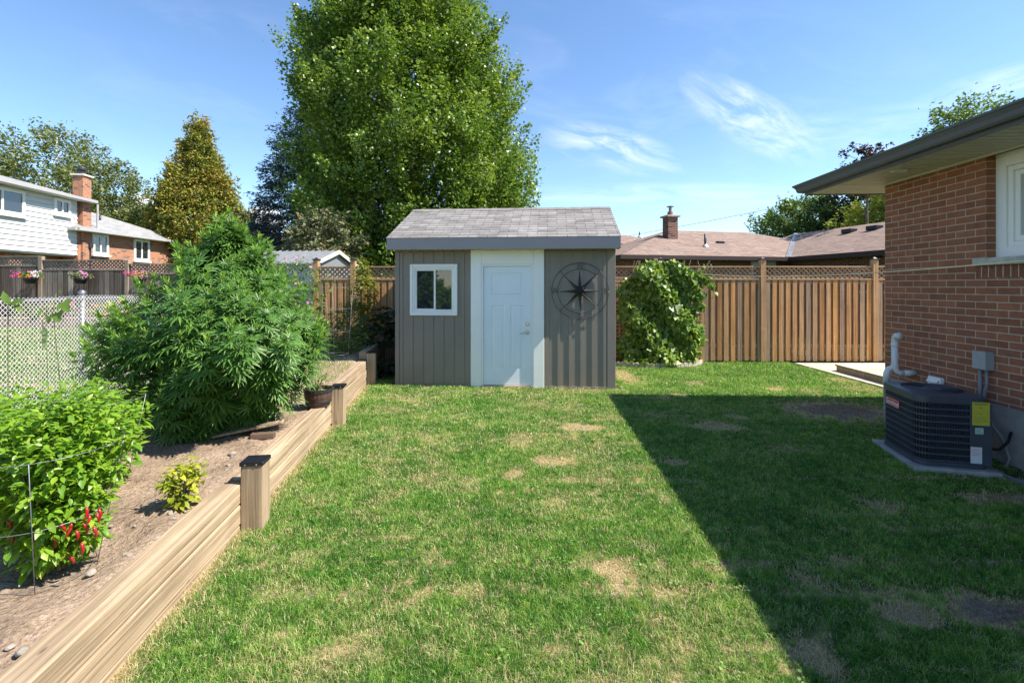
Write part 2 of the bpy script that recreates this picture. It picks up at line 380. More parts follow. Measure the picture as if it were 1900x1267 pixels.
def turf(name, blade):
    t = MT(name, .42 if blade else .95, .45 if blade else .1)
    a = t.n('ShaderNodeAttribute'); a.attribute_name = 'dry'; d = a.outputs['Fac']
    if blade:
        r = t.island()
        big = t.math('ADD', t.math('MULTIPLY', t.range(t.noise(1.6, 4), .38, .62), .45), t.math('MULTIPLY', t.range(t.noise(13, 4), .40, .60), .55))
        green = t.ramp(t.math('ADD', t.math('MULTIPLY', r, .45), t.math('MULTIPLY', big, .55)),
                       [(.0, (.024, .100, .012)), (.3, (.062, .20, .022)), (.55, (.165, .325, .045)), (.78, (.32, .44, .10)), (1, (.50, .57, .23))])
        straw = t.ramp(r, [(0, (.40, .31, .16)), (.5, (.58, .47, .27)), (1, (.72, .60, .38))])
        brown = t.ramp(r, [(0, (.12, .08, .045)), (1, (.32, .24, .14))])
        r2 = t.math('FRACT', t.math('MULTIPLY', r, 37.7))
        isdry = t.math('LESS_THAN', r2, t.math('MINIMUM', d, .96))
        c = t.mix(isdry, green, straw)
        c = t.mix(t.range(d, 1.15, 1.45), c, brown)
        t.col(c)
        tr = t.n('ShaderNodeBsdfTranslucent'); t.L(t.mix(1.0, c, (1.2, 1.35, .55), 'MULTIPLY'), tr.inputs[0])
        ms = t.n('ShaderNodeMixShader'); ms.inputs[0].default_value = .32
        t.L(t.b.outputs[0], ms.inputs[1]); t.L(tr.outputs[0], ms.inputs[2]); t.L(ms.outputs[0], t.out.inputs[0])
    else:
        g = t.ramp(t.noise(60, 4), [(.3, (.022, .045, .010)), (.7, (.070, .11, .025))])
        s_ = t.ramp(t.noise(90, 4), [(.3, (.20, .145, .075)), (.7, (.42, .33, .18))])
        e_ = t.ramp(t.noise(40, 6), [(.3, (.11, .085, .062)), (.7, (.33, .265, .20))])
        c = t.mix(t.range(d, .35, 1.0), g, s_); c = t.mix(t.range(d, 1.1, 1.5), c, e_)
        t.col(c); t.bump(t.noise(50, 5), .8, .02)
    return t.m
tag(link('ground', me, turf('turf_ground', False), smooth=True), kind='structure')

def blades(name, X, Y, Z, hgt, wid, dry, label_kind=True):
    n = len(X); ang = rs.uniform(0, 2 * np.pi, n); lean = np.abs(rs.normal(0, .80, n)).clip(0, 1.5) + .1
    la = rs.uniform(0, 2 * np.pi, n)
    hv = hgt * rs.uniform(.5, 1.25, n)
    ax = np.stack([np.cos(ang), np.sin(ang), 0 * ang], -1); ld_ = np.stack([np.cos(la), np.sin(la), 0 * la], -1)
    P = np.stack([X, Y, Z], -1); up = np.array([0, 0, 1.0])
    m1 = P + hv[:, None] * (.55 * np.cos(lean * .5)[:, None] * up + .55 * np.sin(lean * .5)[:, None] * ld_)
    tip = P + hv[:, None] * (.95 * np.cos(lean)[:, None] * up + np.sin(lean * 1.35)[:, None] * ld_)
    w2 = (wid / 2)[:, None] * ax
    V = np.stack([P - w2, P + w2, m1 + w2 * .8, m1 - w2 * .8, tip], 1)
    me = fastmesh(name, V, [(0, 1, 2, 3), (3, 2, 4)], n, 5)
    a = me.attributes.new('dry', 'FLOAT', 'POINT'); a.data.foreach_set('value', np.repeat(dry, 5).astype(np.float32))
    return me
TURF = turf('grass_blades', True)
# the lawn, thicker where one stands closer to it
N0 = int(1500000)
u1 = rs.rand(N0); D = 1.35 * (10.6 / 1.35) ** (u1 ** 1.15)
X = rs.uniform(-3.2, 7.3, N0)
keep = (X > face_x(D) + .012) & (X < np.where(D < 6.1, WALLX(D) - .02, 7.3)) & (np.abs(X) < 1.22 * D + .9)
keep &= ~((D > 7.8 - .088 * X + .1) & (X > -2.1) & (X < 1.8) & (D < 10.7 - .088 * X))          # shed floor
keep &= ~((X > 6.05) & (D > 6.8))
keep &= ~(((X - 3.05) / 1.12) ** 2 + ((D - 10.55) / .72) ** 2 < 1)
X, D = X[keep], D[keep]; dr = dryness(X, D)
keep = rs.rand(len(X)) > np.interp(dr, [0, 1, 1.4, 2], [0, .25, .62, .985]); X, D, dr = X[keep], D[keep], dr[keep]
dens = np.interp(dr, [0, .8, 1.5, 2], [1, .7, .55, .3])
edge = np.clip(1 - (X - face_x(D)) / .08, 0, 1)
wd = .0023 * (np.maximum(D, 1.6) / 2.2) ** .8
hg = .040 * dens * (1 + .22 * wav(X * 1.5, D * 1.5, 1.0) + .30 * wav(X * 9, D * 9, 1.0) + .2 * wav(X * 23 + 2, D * 23, 1.0)).clip(.35, 1.8) * (1 + .5 * edge) * np.interp(D, [1, 4, 10], [1, 1.0, 1.05])
tag(link('grass', blades('grass', X, D, terrain(X, D) - .002, hg, wd, dr), TURF), kind='stuff')
# small broad-leaved weeds among the turf
nw_ = 190; Xw = rs.uniform(-1.6, 1.3, nw_); Dw = 1.9 * (7.2 / 1.9) ** rs.rand(nw_); k = (Xw > face_x(Dw) + .05) & (wav(Xw * 1.3, Dw * 1.3) > .0); Xw, Dw = Xw[k], Dw[k]
PW, AWd = [], []
for a_, b_ in zip(Xw, Dw):
    for j in range(rs.randint(4, 9)):
        ph = rs.uniform(0, 6.28); r_w = rs.uniform(.0, .03); PW.append((a_ + r_w * math.cos(ph), b_ + r_w * math.sin(ph), .022 + .014 * rs.rand())); AWd.append((math.cos(ph), math.sin(ph), .1))
CLV = ([(0, 0, 0), (-.4, .35, .04), (-.32, .85, .0), (0, 1.0, -.06), (.32, .85, 0), (.4, .35, .04)], [(0, 5, 4, 3), (0, 3, 2, 1)])
LEAFW = leafmat('lawn_weed_leaves', [(0, (.09, .20, .04)), (.6, (.16, .30, .06)), (1, (.30, .40, .12))], .3)
tag(link('lawn_weeds', leafmesh('lawn_weeds', PW, AWd, np.tile([0.05, .02, 1.0], (len(PW), 1)) + rs.normal(size=(len(PW), 3)) * .25, .016 * rs.uniform(.6, 1.3, len(PW)), *CLV), LEAFW), kind='stuff')
# neighbour's lawn past the chain-link fence
n = 90000; Y2 = 2.6 * (13.0 / 2.6) ** rs.rand(n); X2 = -rs.uniform(3.5, 16.5, n); k = (X2 < link_x(Y2) - .03) & (X2 > -1.25 * Y2 - 1); X2, Y2 = X2[k], Y2[k]
tag(link('neighbour_lawn', blades('neighbour_lawn', X2, Y2, terrain(X2, Y2), .055 * np.ones(len(X2)), .0045 * (Y2 / 3) ** .7, np.clip(.18 + .2 * wav(X2, Y2), 0, .5)), TURF), kind='stuff')

# garden bed of bare soil
t = MT('bare_soil', .95, .1)
nn = t.noise(3, 6); n2 = t.noise(45, 6); 
c = t.ramp(t.math('ADD', t.math('MULTIPLY', nn, .45), t.math('MULTIPLY', n2, .55)), [(.32, (.12, .088, .062)), (.5, (.29, .212, .15)), (.68, (.44, .345, .255))])
c = t.mix(t.range(t.noise(110, 2), .68, .72), c, (.46, .40, .33))
t.col(c); t.bump(t.math('ADD', n2, t.math('MULTIPLY', t.noise(14, 4), 1.4)), .9, .03); M['soil'] = t.m
bx = np.linspace(0, 1, 60); by = np.arange(-2, 10.6, .06); V = []; 
for y in by:
    x0 = link_x(y) - .25; x1 = face_x(y) - .13
    for q in bx: V.append((x0 + (x1 - x0) * q, y, soil_h(y) + .0 + .022 * wav(np.array(q * 5 + y * .1), np.array(y * 1.4)) + .010 * wav(np.array(q * 23), np.array(y * 6.)) - .03 * (q > .985)))
me = bpy.data.meshes.new('garden_soil'); nx = len(bx); idx = np.arange(nx * len(by)).reshape(len(by), nx)
Q = np.stack([idx[:-1, :-1], idx[:-1, 1:], idx[1:, 1:], idx[1:, :-1]], -1).reshape(-1, 4)
me.from_pydata([tuple(map(float, q)) for q in V], [], [tuple(map(int, q)) for q in Q]); me.update()
tag(link('garden_soil', me, M['soil'], smooth=True), kind='structure')
# thin weeds at the back of the bed
n = 26000; Y3 = rs.uniform(5.6, 10.3, n); q = rs.rand(n); X3 = link_x(Y3) + q * 2.45; k = rs.rand(n) < np.clip(.55 + .5 * wav(X3, Y3, 1.4) + (Y3 - 7) * .25, .05, 1); X3, Y3 = X3[k], Y3[k]
Z3 = np.array([soil_h(a) for a in Y3]) 
tag(link('weeds', blades('weeds', X3, Y3, Z3, .05 * np.ones(len(X3)), .007 * np.ones(len(X3)), .35 * np.ones(len(X3))), TURF), kind='stuff')
n = 700; Y3 = rs.uniform(1.9, 5.5, n); X3 = link_x(Y3) + rs.rand(n) * 2.4; k = wav(X3 * 2, Y3 * 2, 1.0) > .45; X3, Y3 = X3[k], Y3[k]
tag(link('seedling_weeds', blades('seedling_weeds', X3, Y3, np.array([soil_h(a) for a in Y3]), .035 * np.ones(len(X3)), .006 * np.ones(len(X3)), .2 * np.ones(len(X3))), TURF), kind='stuff')

# paved path and raised patio beyond the house corner
M['paver'] = brickmat('pale_pavers', C(.52, .44, .33), C(.44, .37, .28), C(.25, .21, .16), .4, .4, .02, bump=.3)
t = MT('patio_slabs', .9, .1)
br = t.n('ShaderNodeTexBrick'); t.L(t.tc.outputs['Object'], br.inputs['Vector']); br.offset = 0
for k_, v_ in (('Scale', 1), ('Mortar Size', .006), ('Brick Width', .42), ('Row Height', .42)): br.inputs[k_].default_value = v_
br.inputs['Color1'].default_value = (.58, .50, .38, 1); br.inputs['Color2'].default_value = (.48, .41, .31, 1); br.inputs['Mortar'].default_value = (.2, .17, .12, 1)
t.col(t.mix(.6, br.outputs[0], t.ramp(t.noise(6, 5), [(.3, (.75,) * 3), (.7, (1.15,) * 3)]), 'MULTIPLY')); t.bump(t.noise(40), .3, .005); M['slab'] = t.m
p = MB().box(6.12, 9.5, 7.0, 10.32, -.05, .022); tag(p.build('path', M['slab'], bevel=.006), kind='structure')
pa = thing('patio_step', 'low tan stone patio platform with brick edge beyond the house corner', 'patio', (6.36, 9.4, 0), -.03)
MB().box(.02, 4, -3.2, -.02, -.02, .115).build('riser', brickmat('patio_riser', C(.36, .27, .17), C(.30, .23, .15), C(.5, .42, .3), .3, .16, .012), pa)
MB().box(0, 4, -3.2, 0, .117, .145).build('slab_top', M['slab'], pa, bevel=.005)

# ================================================================ retaining wall
M['timber'] = woodmat('pressure_treated_timber', C(.225, .170, .112), C(.46, .36, .245), 'y', stain=(.15, .112, .078), crack=.85)
M['timber_post'] = woodmat('timber_post', C(.24, .18, .12), C(.45, .35, .235), 'z', stain=(.16, .12, .085), crack=.9)
ANG = math.atan(.125)
rw = thing('retaining_wall', 'low timber retaining wall of stacked square beams between garden bed and lawn', 'retaining wall', (face_x(0), 0, 0), ANG)
L = lambda D: D * math.sqrt(1 + .125 ** 2)
segs = [(-2.0, 3.22, .32, 2), (3.42, 5.70, .305, 2), (5.90, 8.04, .415, 3), (8.2, 10.35, .555, 4)]
rr = random.Random(5)
# joints where the photo shows one beam end and the next begin
for d0, d1, top, n_ in segs:
    y0, y1 = L(d0), L(d1 + .12); z = top; 
    for k in range(n_ + 1):
        h_ = .14 if k < n_ else .16; z0 = z - h_
        cuts = [y0, y1]
        if d0 == 3.42 and k == 0: cuts = [y0, L(4.25), y1]
        for a, b in zip(cuts[:-1], cuts[1:]):
            off = rr.uniform(-.006, .006) - (.0 if k < 2 else .004)
            MB().box(-.14 + off, off, a + .003, b - .003, z0 + .004, z - .004).build('timber', M['timber'], rw, bevel=.008)
        z = z0
for D0, zt in ((3.275, .465), (5.74, .478), (8.11, .56), (10.25, .58)):
    po = MB().box(.004, .146, L(D0), L(D0) + .14, -.1, zt).build('post', M['timber_post'], rw, bevel=.005)
    cp = MB().box(-.002, .152, L(D0) - .006, L(D0) + .146, zt + .001, zt + .004)
    cp.box(-.002, .152, L(D0) - .006, L(D0) - .003, zt - .022, zt + .001).box(.149, .152, L(D0) - .003, L(D0) + .146, zt - .022, zt + .001).box(-.002, .001, L(D0) - .003, L(D0) + .146, zt - .022, zt + .001)
    c_ = cp.build('post_cap', M['black_plastic'], rw, bevel=.0015, seg=1); c_.parent = po
    for xx in (.035, .11): s_ = MB().box(xx - .004, xx + .004, L(D0) - .010, L(D0) - .006, zt - .017, zt - .009).build('screw', M['stone'], rw); s_.parent = po

# loose boards, stones on the soil
bp = gr(462, 806, .30)
bd = thing('loose_board', 'weathered thin board lying tilted across a brown offcut under the bushy plant', 'board', (bp.x, bp.y, .30), R(14))
o = MB().box(-.30, .30, -.05, .05, 0, .022).build('board', M['timber'], bd, bevel=.003); o.rotation_euler = (0, R(-9), 0); o.location = (0, 0, .045)
bk = gr(488, 812, .29)
ob = MB().box(-.10, .10, -.035, .035, 0, .05).build('wood_offcut', woodmat('brown_offcut', C(.10, .065, .05), C(.17, .12, .09), 'x'), None, (bk.x, bk.y, .285), R(10), bevel=.004)
tag(ob, 'short reddish brown wood offcut propping up the loose board', 'wood block')
import bmesh
def rock(seed, s):
    b = bmesh.new(); bmesh.ops.create_icosphere(b, subdivisions=2, radius=1); q = random.Random(seed)
    k1 = [Vector((q.uniform(-1, 1), q.uniform(-1, 1), q.uniform(-1, 1))) for _ in range(7)]
    for v_ in b.verts:
        d = 1
        for k_ in k1:
            t_ = v_.co.dot(k_.normalized()); d = min(d, .72 / max(t_, .5) if t_ > .72 else 1)
        v_.co = Vector((v_.co.x * d * s, v_.co.y * d * s * .75, v_.co.z * d * s * .55))
    me = bpy.data.meshes.new('stone'); b.to_mesh(me); b.free(); return me
for i, (px, py, s_) in enumerate([(432, 842, .038), (424, 862, .02), (420, 870, .015), (283, 938, .035), (318, 953, .03), (321, 962, .022), (170, 1062, .028), (240, 1030, .022), (232, 1028, .016), (250, 975, .014),
                                  (291, 998, .02), (262, 958, .012), (430, 846, .014), (300, 1010, .016), (40, 1210, .028), (20, 1200, .02), (190, 1000, .014), (205, 975, .014), (345, 948, .014), (160, 1120, .013)]):
    p = gr(px, py, .29)
    o = link('stone', rock(i, s_), M['stone'], None, (p.x, p.y, soil_h(p.y) + s_ * .3), i * 1.3, smooth=False)
    tag(o, {0: 'largest pale stone on the soil, near the loose board', 3: 'pale stone in the shadow of the tiny yellow-green seedling', 4: 'rounded pale stone just below the tiny yellow-green seedling', 6: 'pale stone beside the timber wall right of the front cage hoop', 14: 'pale stone at the lower left corner of the bare soil', 15: 'smaller stone next to the one at the lower left corner of the soil'}.get(i, 'small pale stone lying on the bare garden soil'), 'stone', 'stones lying on the garden soil')

# ================================================================ chain-link fence
M['pvc_wire'] = plain('white_coated_wire', C(.66, .65, .63), .5, .05, 4)
cf = thing('chain_link_fence', 'low white chain-link fence with steel posts behind the garden bed', 'fence', (link_x(0), 0, 0), ANG)
pitch = .047; y0, y1, zb, zt = L(2.6), L(9.6), .30, 1.575; half = pitch / 2
pts = []; nseg = int((zt - zb) / (pitch / 2)); mb_V = []; nw = int((y1 - y0) / (pitch / 2))
r_ = .0029
K = nseg + 1
zz = np.linspace(zb, zt, K); off = np.array([[0, -r_], [r_, 0], [0, r_], [-r_, 0]])
Vs = np.zeros((nw, K, 4, 3))
for i in range(nw):
    ph = (np.arange(K) + i) % 2
    yv = y0 + i * half + ph * (half + .0015) ; xv = np.where(ph == 0, -.002, .002) * (1 if i % 2 else -1)
    yv = yv + .004 * np.sin(zz * 7 + i * .7)
    for k in range(4):
        Vs[i, :, k, 0] = xv + off[k, 0]; Vs[i, :, k, 1] = yv + off[k, 1]; Vs[i, :, k, 2] = zz + .006 * math.sin(i * .12)
tf = []
for j in range(K - 1):
    for k in range(4): tf.append((j * 4 + k, j * 4 + (k + 1) % 4, (j + 1) * 4 + (k + 1) % 4, (j + 1) * 4 + k))
link('wire_mesh', fastmesh('wire_mesh', Vs, tf, nw, K * 4), M['pvc_wire'], cf)
MB().tube([(-.03, y0, 1.535), (-.03, y1, 1.535)], .020, 10).build('top_rail', M['galv'], cf, smooth=True)
for D0 in (2.9, 5.34, 7.8):
    po = MB().tube([(-.04, L(D0), .0), (-.04, L(D0), 1.60)], .030, 12).build('post', M['galv'], cf, smooth=True)
    o = MB().lathe([(.034, 0), (.036, .03), (.02, .05), (0, .055)], 12, (-.04, L(D0), 1.585)).build('post_cap', M['galv'], cf, smooth=True); o.parent = po
    for z in (.5, .85, 1.2, 1.45):
        o = MB().lathe([(.031, -.006), (.034, -.004), (.034, .004), (.031, .006)], 12, (-.04, L(D0), z)).build('tie_band', M['galv'], cf, smooth=True); o.parent = po

# ================================================================ back fence
BOARD = [(0, (.40, .20, .08)), (.25, (.56, .34, .18)), (.5, (.29, .22, .17)), (.7, (.40, .30, .22)), (.85, (.74, .38, .13)), (1, (.50, .27, .12))]
M['board'] = woodmat('cedar_boards', C(.25, .16, .09), C(.42, .28, .17), 'z', stops=BOARD, crack=.6)
M['fence_post'] = woodmat('cedar_posts', C(.34, .20, .10), C(.54, .34, .18), 'z')
M['rail'] = woodmat('cedar_rails', C(.30, .19, .11), C(.48, .33, .21), 'x')
M['board_old'] = woodmat('weathered_boards', C(.05, .042, .036), C(.22, .19, .17), 'z', stops=[(0, (.045, .037, .03)), (.4, (.12, .10, .085)), (.8, (.40, .36, .32)), (1, (.05, .042, .035))], crack=.9)
M['old_rail'] = woodmat('weathered_rails', C(.13, .11, .095), C(.30, .26, .22), 'x')
M['old_post'] = woodmat('weathered_posts', C(.20, .155, .11), C(.36, .29, .22), 'z')
def lattice(x0, x1, z0, z1, y, pitch=.075, wdt=.036, th=.008, diag=True):
    """two crossing layers of thin laths clipped to a rectangle"""
    mb = MB(); w_, h_ = x1 - x0, z1 - z0
    if not diag:
        x = x0
        while x < x1 - .001: mb.box(x, min(x + wdt, x1), y, y + th, z0, z1); x += pitch
        z = z0
        while z < z1 - .001: mb.box(x0, x1, y - th, y - .0005, z, min(z + wdt, z1)); z += pitch
        return mb
    for sgn in (1, -1):
        c = -h_
        while c < w_ + h_:
            ptl = []
            for e in (c, c + wdt * 1.41):
                a0, a1 = max(0, e), min(w_, e + h_)
                if a1 <= a0: ptl = None; break
                ptl.append(((a0, a0 - e), (a1, a1 - e)))
            if ptl:
                (a, b), (d, e_) = ptl
                poly = [a, b, e_, d]
                if sgn == -1: poly = [(w_ - p_[0], p_[1]) for p_ in poly]
                yy_ = y if sgn == 1 else y - th - .0005
                mb.prism([(x0 + p_[0], z0 + p_[1]) for p_ in poly], yy_, yy_ + th, 'y')
            c += pitch * 1.41
    return mb
def fence(name, label, p0, p1, posts, zg, ztop, latt, mats, boardw=.14, gap=.055, steps=None, caps=True, psz=.11, both=True, pextra=.14):
    """p0,p1 ends in plan; posts: distances along it"""
    d = Vector((p1[0] - p0[0], p1[1] - p0[1])); ln = d.length; rz = math.atan2(d.y, d.x)
    f = thing(name, label, 'fence', (p0[0], p0[1], 0), rz); q = random.Random(11)
    ends = sorted(posts)
    for i, s0 in enumerate(ends):
        dz = steps[i] if steps else 0
        po = MB().box(s0 - psz / 2, s0 + psz / 2, -psz / 2, psz / 2, zg, ztop + pextra + dz).build('post', mats[1], f, bevel=.004)
        if caps:
            zc = ztop + pextra + dz; k = psz / 2 + .018
            cb = MB().box(s0 - k, s0 + k, -k, k, zc, zc + .022)
            n_ = len(cb.v); k2 = psz / 2 - .01
            cb.v += [(s0 - k2, -k2, zc + .0225), (s0 + k2, -k2, zc + .0225), (s0 + k2, k2, zc + .0225), (s0 - k2, k2, zc + .0225), (s0, 0, zc + .065)]
            cb.f += [(n_, n_+1, n_+4), (n_+1, n_+2, n_+4), (n_+2, n_+3, n_+4), (n_+3, n_, n_+4)]
            c = cb.build('post_cap', M['dark_metal'], f); c.parent = po
    for i in range(len(ends) - 1):
        a, b = ends[i] + psz / 2, ends[i + 1] - psz / 2; dz = steps[i] if steps else 0; zt = ztop + dz; zl = zt - latt
        for hw_, za, zb2 in ((.045, zt - .03, zt), (.045, zl - .035, zl), (.012, zl - .12, zl - .037), (.012, zg + .30, zg + .38), (.012, zg + .04, zg + .12)):
            MB().box(a, b, -hw_, hw_, za, zb2).build('rail', mats[2], f, bevel=.002, seg=1)
        lt = lattice(a, b, zl + .001, zt - .031, 0); lt.build('lattice', mats[3], f)
        bm_ = MB(); x = a + .005; k = 0
        while x < b - .02:
            x2 = min(x + boardw, b); h0 = zg + q.uniform(.0, .02)
            if both:
                bm_.box(x, x2 - .002, -.034, -.014, h0, zl - .037)
                if x2 < b - .01: bm_.box(x2 - .012, min(x2 + gap + .012, b), .016, .034, h0, zl - .037)
            else: bm_.box(x, x2 - .002 - q.uniform(0, .006), -.034 - q.uniform(0, .004), -.014, h0, zl - .037)
            x = x2 + gap
        bm_.build('board_panel', mats[0], f)
    return f
XF0, XF1 = -4.30, 9.4
fy = lambda x: 10.58 - .012 * x
# post places taken where the posts stand in the photo
pp = [(586 - CX) / F * 10.6, (655 - CX) / F * 10.6, -1.10, 1.34, (1227 - CX) / F * 10.5, (1415 - CX) / F * 10.5, (1621 - CX) / F * 10.5, 10.4]
fence('wooden_fence', 'brown cedar fence of spaced boards with a lattice strip and capped posts behind the shed', (pp[0], fy(pp[0])), (pp[-1], fy(pp[-1])), [p_ - pp[0] for p_ in pp], .03, 2.12, .27,
      (M['board'], M['fence_post'], M['rail'], M['rail']), boardw=.095, gap=.052)
# side run of the same kind behind the bush
fence('side_fence', 'short dark stretch of lattice topped fence behind the bushy plant', (pp[0] - .02, fy(pp[0]) + .1), (link_x(14) + .2, 14.0), [0.15, 1.7, 3.3], .3, 2.12, .27, (M['board_old'], M['old_post'], M['old_rail'], M['old_rail']), boardw=.14, gap=.004, both=False)
# neighbour's weathered fence
nx0 = (-40 - CX) / F * 13.6
posts = [(-86 - CX) / F * 13.6 - nx0, (77 - CX) / F * 13.6 - nx0, (237 - CX) / F * 13.6 - nx0, (397 - CX) / F * 13.6 - nx0]
fence('weathered_fence', 'dark weathered board fence with a grey lattice strip across the next yard', (nx0, 13.6), (nx0 + 9, 13.6), posts, .45, 2.43, .27, (M['board_old'], M['old_post'], M['old_rail'], M['old_rail']),
      boardw=.135, gap=.012, steps=[.11, 0, -.11, -.2], caps=False, both=False, pextra=.10)
# ================================================================ lettering
def text_mesh(body, size, depth=.001, align='CENTER', bold=0.0, sx=1.0):
    cu = bpy.data.curves.new('txt', 'FONT'); cu.body = body; cu.size = size; cu.extrude = depth; cu.align_x = align; cu.align_y = 'CENTER'; cu.offset = bold
    o = bpy.data.objects.new('txt', cu); S.collection.objects.link(o)
    dg = bpy.context.evaluated_depsgraph_get(); me = bpy.data.meshes.new_from_object(o.evaluated_get(dg))
    bpy.data.objects.remove(o); bpy.data.curves.remove(cu); me.materials.clear()
    if sx != 1: me.transform(Matrix.Diagonal((sx, 1, 1, 1)))
    return me

# ================================================================ SHED (local x along its front, y into it)
SA = -math.atan(.088)
sh = thing('garden_shed', 'small grey ribbed-siding shed with white door surround and shingled gable roof', 'shed', (-1.97, 8.10, 0), SA)
t = MT('taupe_vinyl', .5, .3)
sp = t.n('ShaderNodeSeparateXYZ'); t.L(t.tc.outputs['Object'], sp.inputs[0])
c = t.ramp(t.noise(1.5, 5), [(.3, (.225, .197, .163)), (.7, (.262, .230, .190))])
# soil splashed up the bottom of the wall by rain
c = t.mix(t.math('MULTIPLY', t.range(sp.outputs[2], .0, .28, .75, 0), t.range(t.noise(22, 5), .42, .62)), c, (.27, .21, .14))
c = t.mix(t.range(t.noise(1, 4, (40, 40, 1.2)), .60, .75, 0, .25), c, (.13, .12, .10))
t.col(c); t.bump(t.noise(60, 3), .05, .005); M['siding'] = t.m
M['siding_dark'] = plain('taupe_metal_trim', C(.23, .205, .172), .45, .05, 2)
M['fascia'] = plain('grey_fascia', C(.155, .165, .185), .4, .05, 1.5)
SW, SD, ZE = 3.66, 2.46, 2.285
RIB = .012
def ribbed(x0, x1, z0, z1, holes=(), first=.0, pitch=.176):
    """vinyl board and batten: a flat field with shallow raised battens; hole=(xa,xb,za,zb)"""
    mb = MB(); xs_ = []; x = x0 + first
    prof = []
    while x < x1 - .01: prof.append((x, min(x + .045, x1))); x += pitch
    def field(a, b, y):
        segs_ = [(z0, z1)]
        for (xa, xb, za, zb_) in holes:
            if b > xa + .001 and a < xb - .001: segs_ = [(z0, za), (zb_, z1)]
        for s0, s1 in segs_: mb.box(a, b, y, .03, s0, s1)
    cutx = sorted(set([x0, x1] + [q for h_ in holes for q in h_[:2]] + [q for p_ in prof for q in p_]))
    for a, b in zip(cutx[:-1], cutx[1:]):
        if b - a < 1e-5: continue
        m = (a + b) / 2; inr = any(p_[0] < m < p_[1] for p_ in prof)
        field(a, b, -RIB if inr else (0 if True else 0))
    return mb
ribbed(.055, 1.29, .035, ZE, [(.25, 1.06, 1.19, 2.05)], .02).build('siding', M['siding'], sh)
ribbed(2.51, SW - .12, .035, ZE, [], .035, .186).build('siding', M['siding'], sh)
b = MB().box(-.012, .06, -.012, .05, .0, ZE); b.build('corner_trim', M['siding_dark'], sh, bevel=.004)
b = MB().box(SW - .12, SW + .012, -.014, .05, .0, ZE); b.build('corner_trim', M['siding_dark'], sh, bevel=.004)
b = MB().box(.055, 1.29, -.016, .03, .0, .034).box(2.51, SW - .12, -.016, .03, .0, .034).box(.055, 1.29, -.012, .0, ZE - .03, ZE).box(2.51, SW - .12, -.012, 0, ZE - .03, ZE); b.build('base_trim', M['siding_dark'], sh, bevel=.003)
# gable ends + back
for nm, x in (('left', 0.0), ('right', SW)):
    mb = MB(); s_ = -1 if x == 0 else 1
    mb.prism([(.05, 0), (SD, 0), (SD, ZE), (SD / 2, ZE + (SD / 2 + .0) * .46), (.05, ZE)], x - .02, x, 'x') if x else mb.prism([(.05, 0), (SD, 0), (SD, ZE), (SD / 2, ZE + SD / 2 * .46), (.05, ZE)], 0, .02, 'x')
    y = .10
    while y < SD - .05: mb.box(x - .006 if x == 0 else x, x if x == 0 else x + .006, y, y + .045, .03, ZE); y += .176
    mb.build('side_wall', M['siding'], sh)
MB().box(.02, SW - .02, SD - .03, SD, 0, ZE).build('back_wall', M['siding'], sh)
# white door surround, frame, door leaf
MB().box(1.29, 1.465, -.035, .0, .0, ZE).box(2.335, 2.51, -.035, .0, .0, ZE).box(1.466, 2.334, -.035, .0, 2.045, ZE).build('door_surround', M['white_paint'], sh, bevel=.004)
MB().box(1.466, 1.500, -.030, .06, .03, 2.044).box(2.300, 2.334, -.030, .06, .03, 2.044).box(1.501, 2.299, -.030, .06, 2.010, 2.044).build('door_frame', M['white_vinyl'], sh, bevel=.002)
MB().box(1.45, 2.35, -.045, .06, .0, .028).build('threshold', woodmat('threshold_wood', C(.30, .22, .15), C(.45, .34, .22), 'x'), sh, bevel=.003)
dm = MB(); dx0, dx1, dz0, dz1 = 1.502, 2.298, .035, 2.008
def panelled(mb, x0, x1, z0, z1, y, panels, dep=.006, bw=.028):
    """a door face with moulded sunk panels"""
    xs_ = sorted({x0, x1, *[p_[0] for p_ in panels], *[p_[1] for p_ in panels]}); zs_ = sorted({z0, z1, *[p_[2] for p_ in panels], *[p_[3] for p_ in panels]})
    for a, b in zip(xs_[:-1], xs_[1:]):
        for c, d in zip(zs_[:-1], zs_[1:]):
            m_, k_ = (a + b) / 2, (c + d) / 2
            if any(p_[0] < m_ < p_[1] and p_[2] < k_ < p_[3] for p_ in panels): continue
            mb.poly([(a, y, c), (b, y, c), (b, y, d), (a, y, d)])
    for (a, b, c, d) in panels:
        r = [(a, b, c, d, y), (a + bw * .4, b - bw * .4, c + bw * .4, d - bw * .4, y + dep), (a + bw * .6, b - bw * .6, c + bw * .6, d - bw * .6, y + dep), (a + bw, b - bw, c + bw, d - bw, y + .001)]
        for p_, q in zip(r[:-1], r[1:]):
            P0 = [(p_[0], p_[4], p_[2]), (p_[1], p_[4], p_[2]), (p_[1], p_[4], p_[3]), (p_[0], p_[4], p_[3])]; Q0 = [(q[0], q[4], q[2]), (q[1], q[4], q[2]), (q[1], q[4], q[3]), (q[0], q[4], q[3])]
            for i in range(4): mb.poly([P0[i], P0[(i + 1) % 4], Q0[(i + 1) % 4], Q0[i]])
        q = r[-1]; mb.poly([(q[0], q[4], q[2]), (q[1], q[4], q[2]), (q[1], q[4], q[3]), (q[0], q[4], q[3])])
panelled(dm, dx0, dx1, dz0, dz1, -.004, [(1.632, 2.165, 1.515, 1.905), (1.632, 1.855, .30, 1.365), (1.945, 2.165, .30, 1.365)], .009, .045)
dm.box(dx0, dx1, .004, .04, dz0, dz1)
door = dm.build('door', plain('pale_blue_door', C(.76, .82, .86), .4, .03, 2), sh)
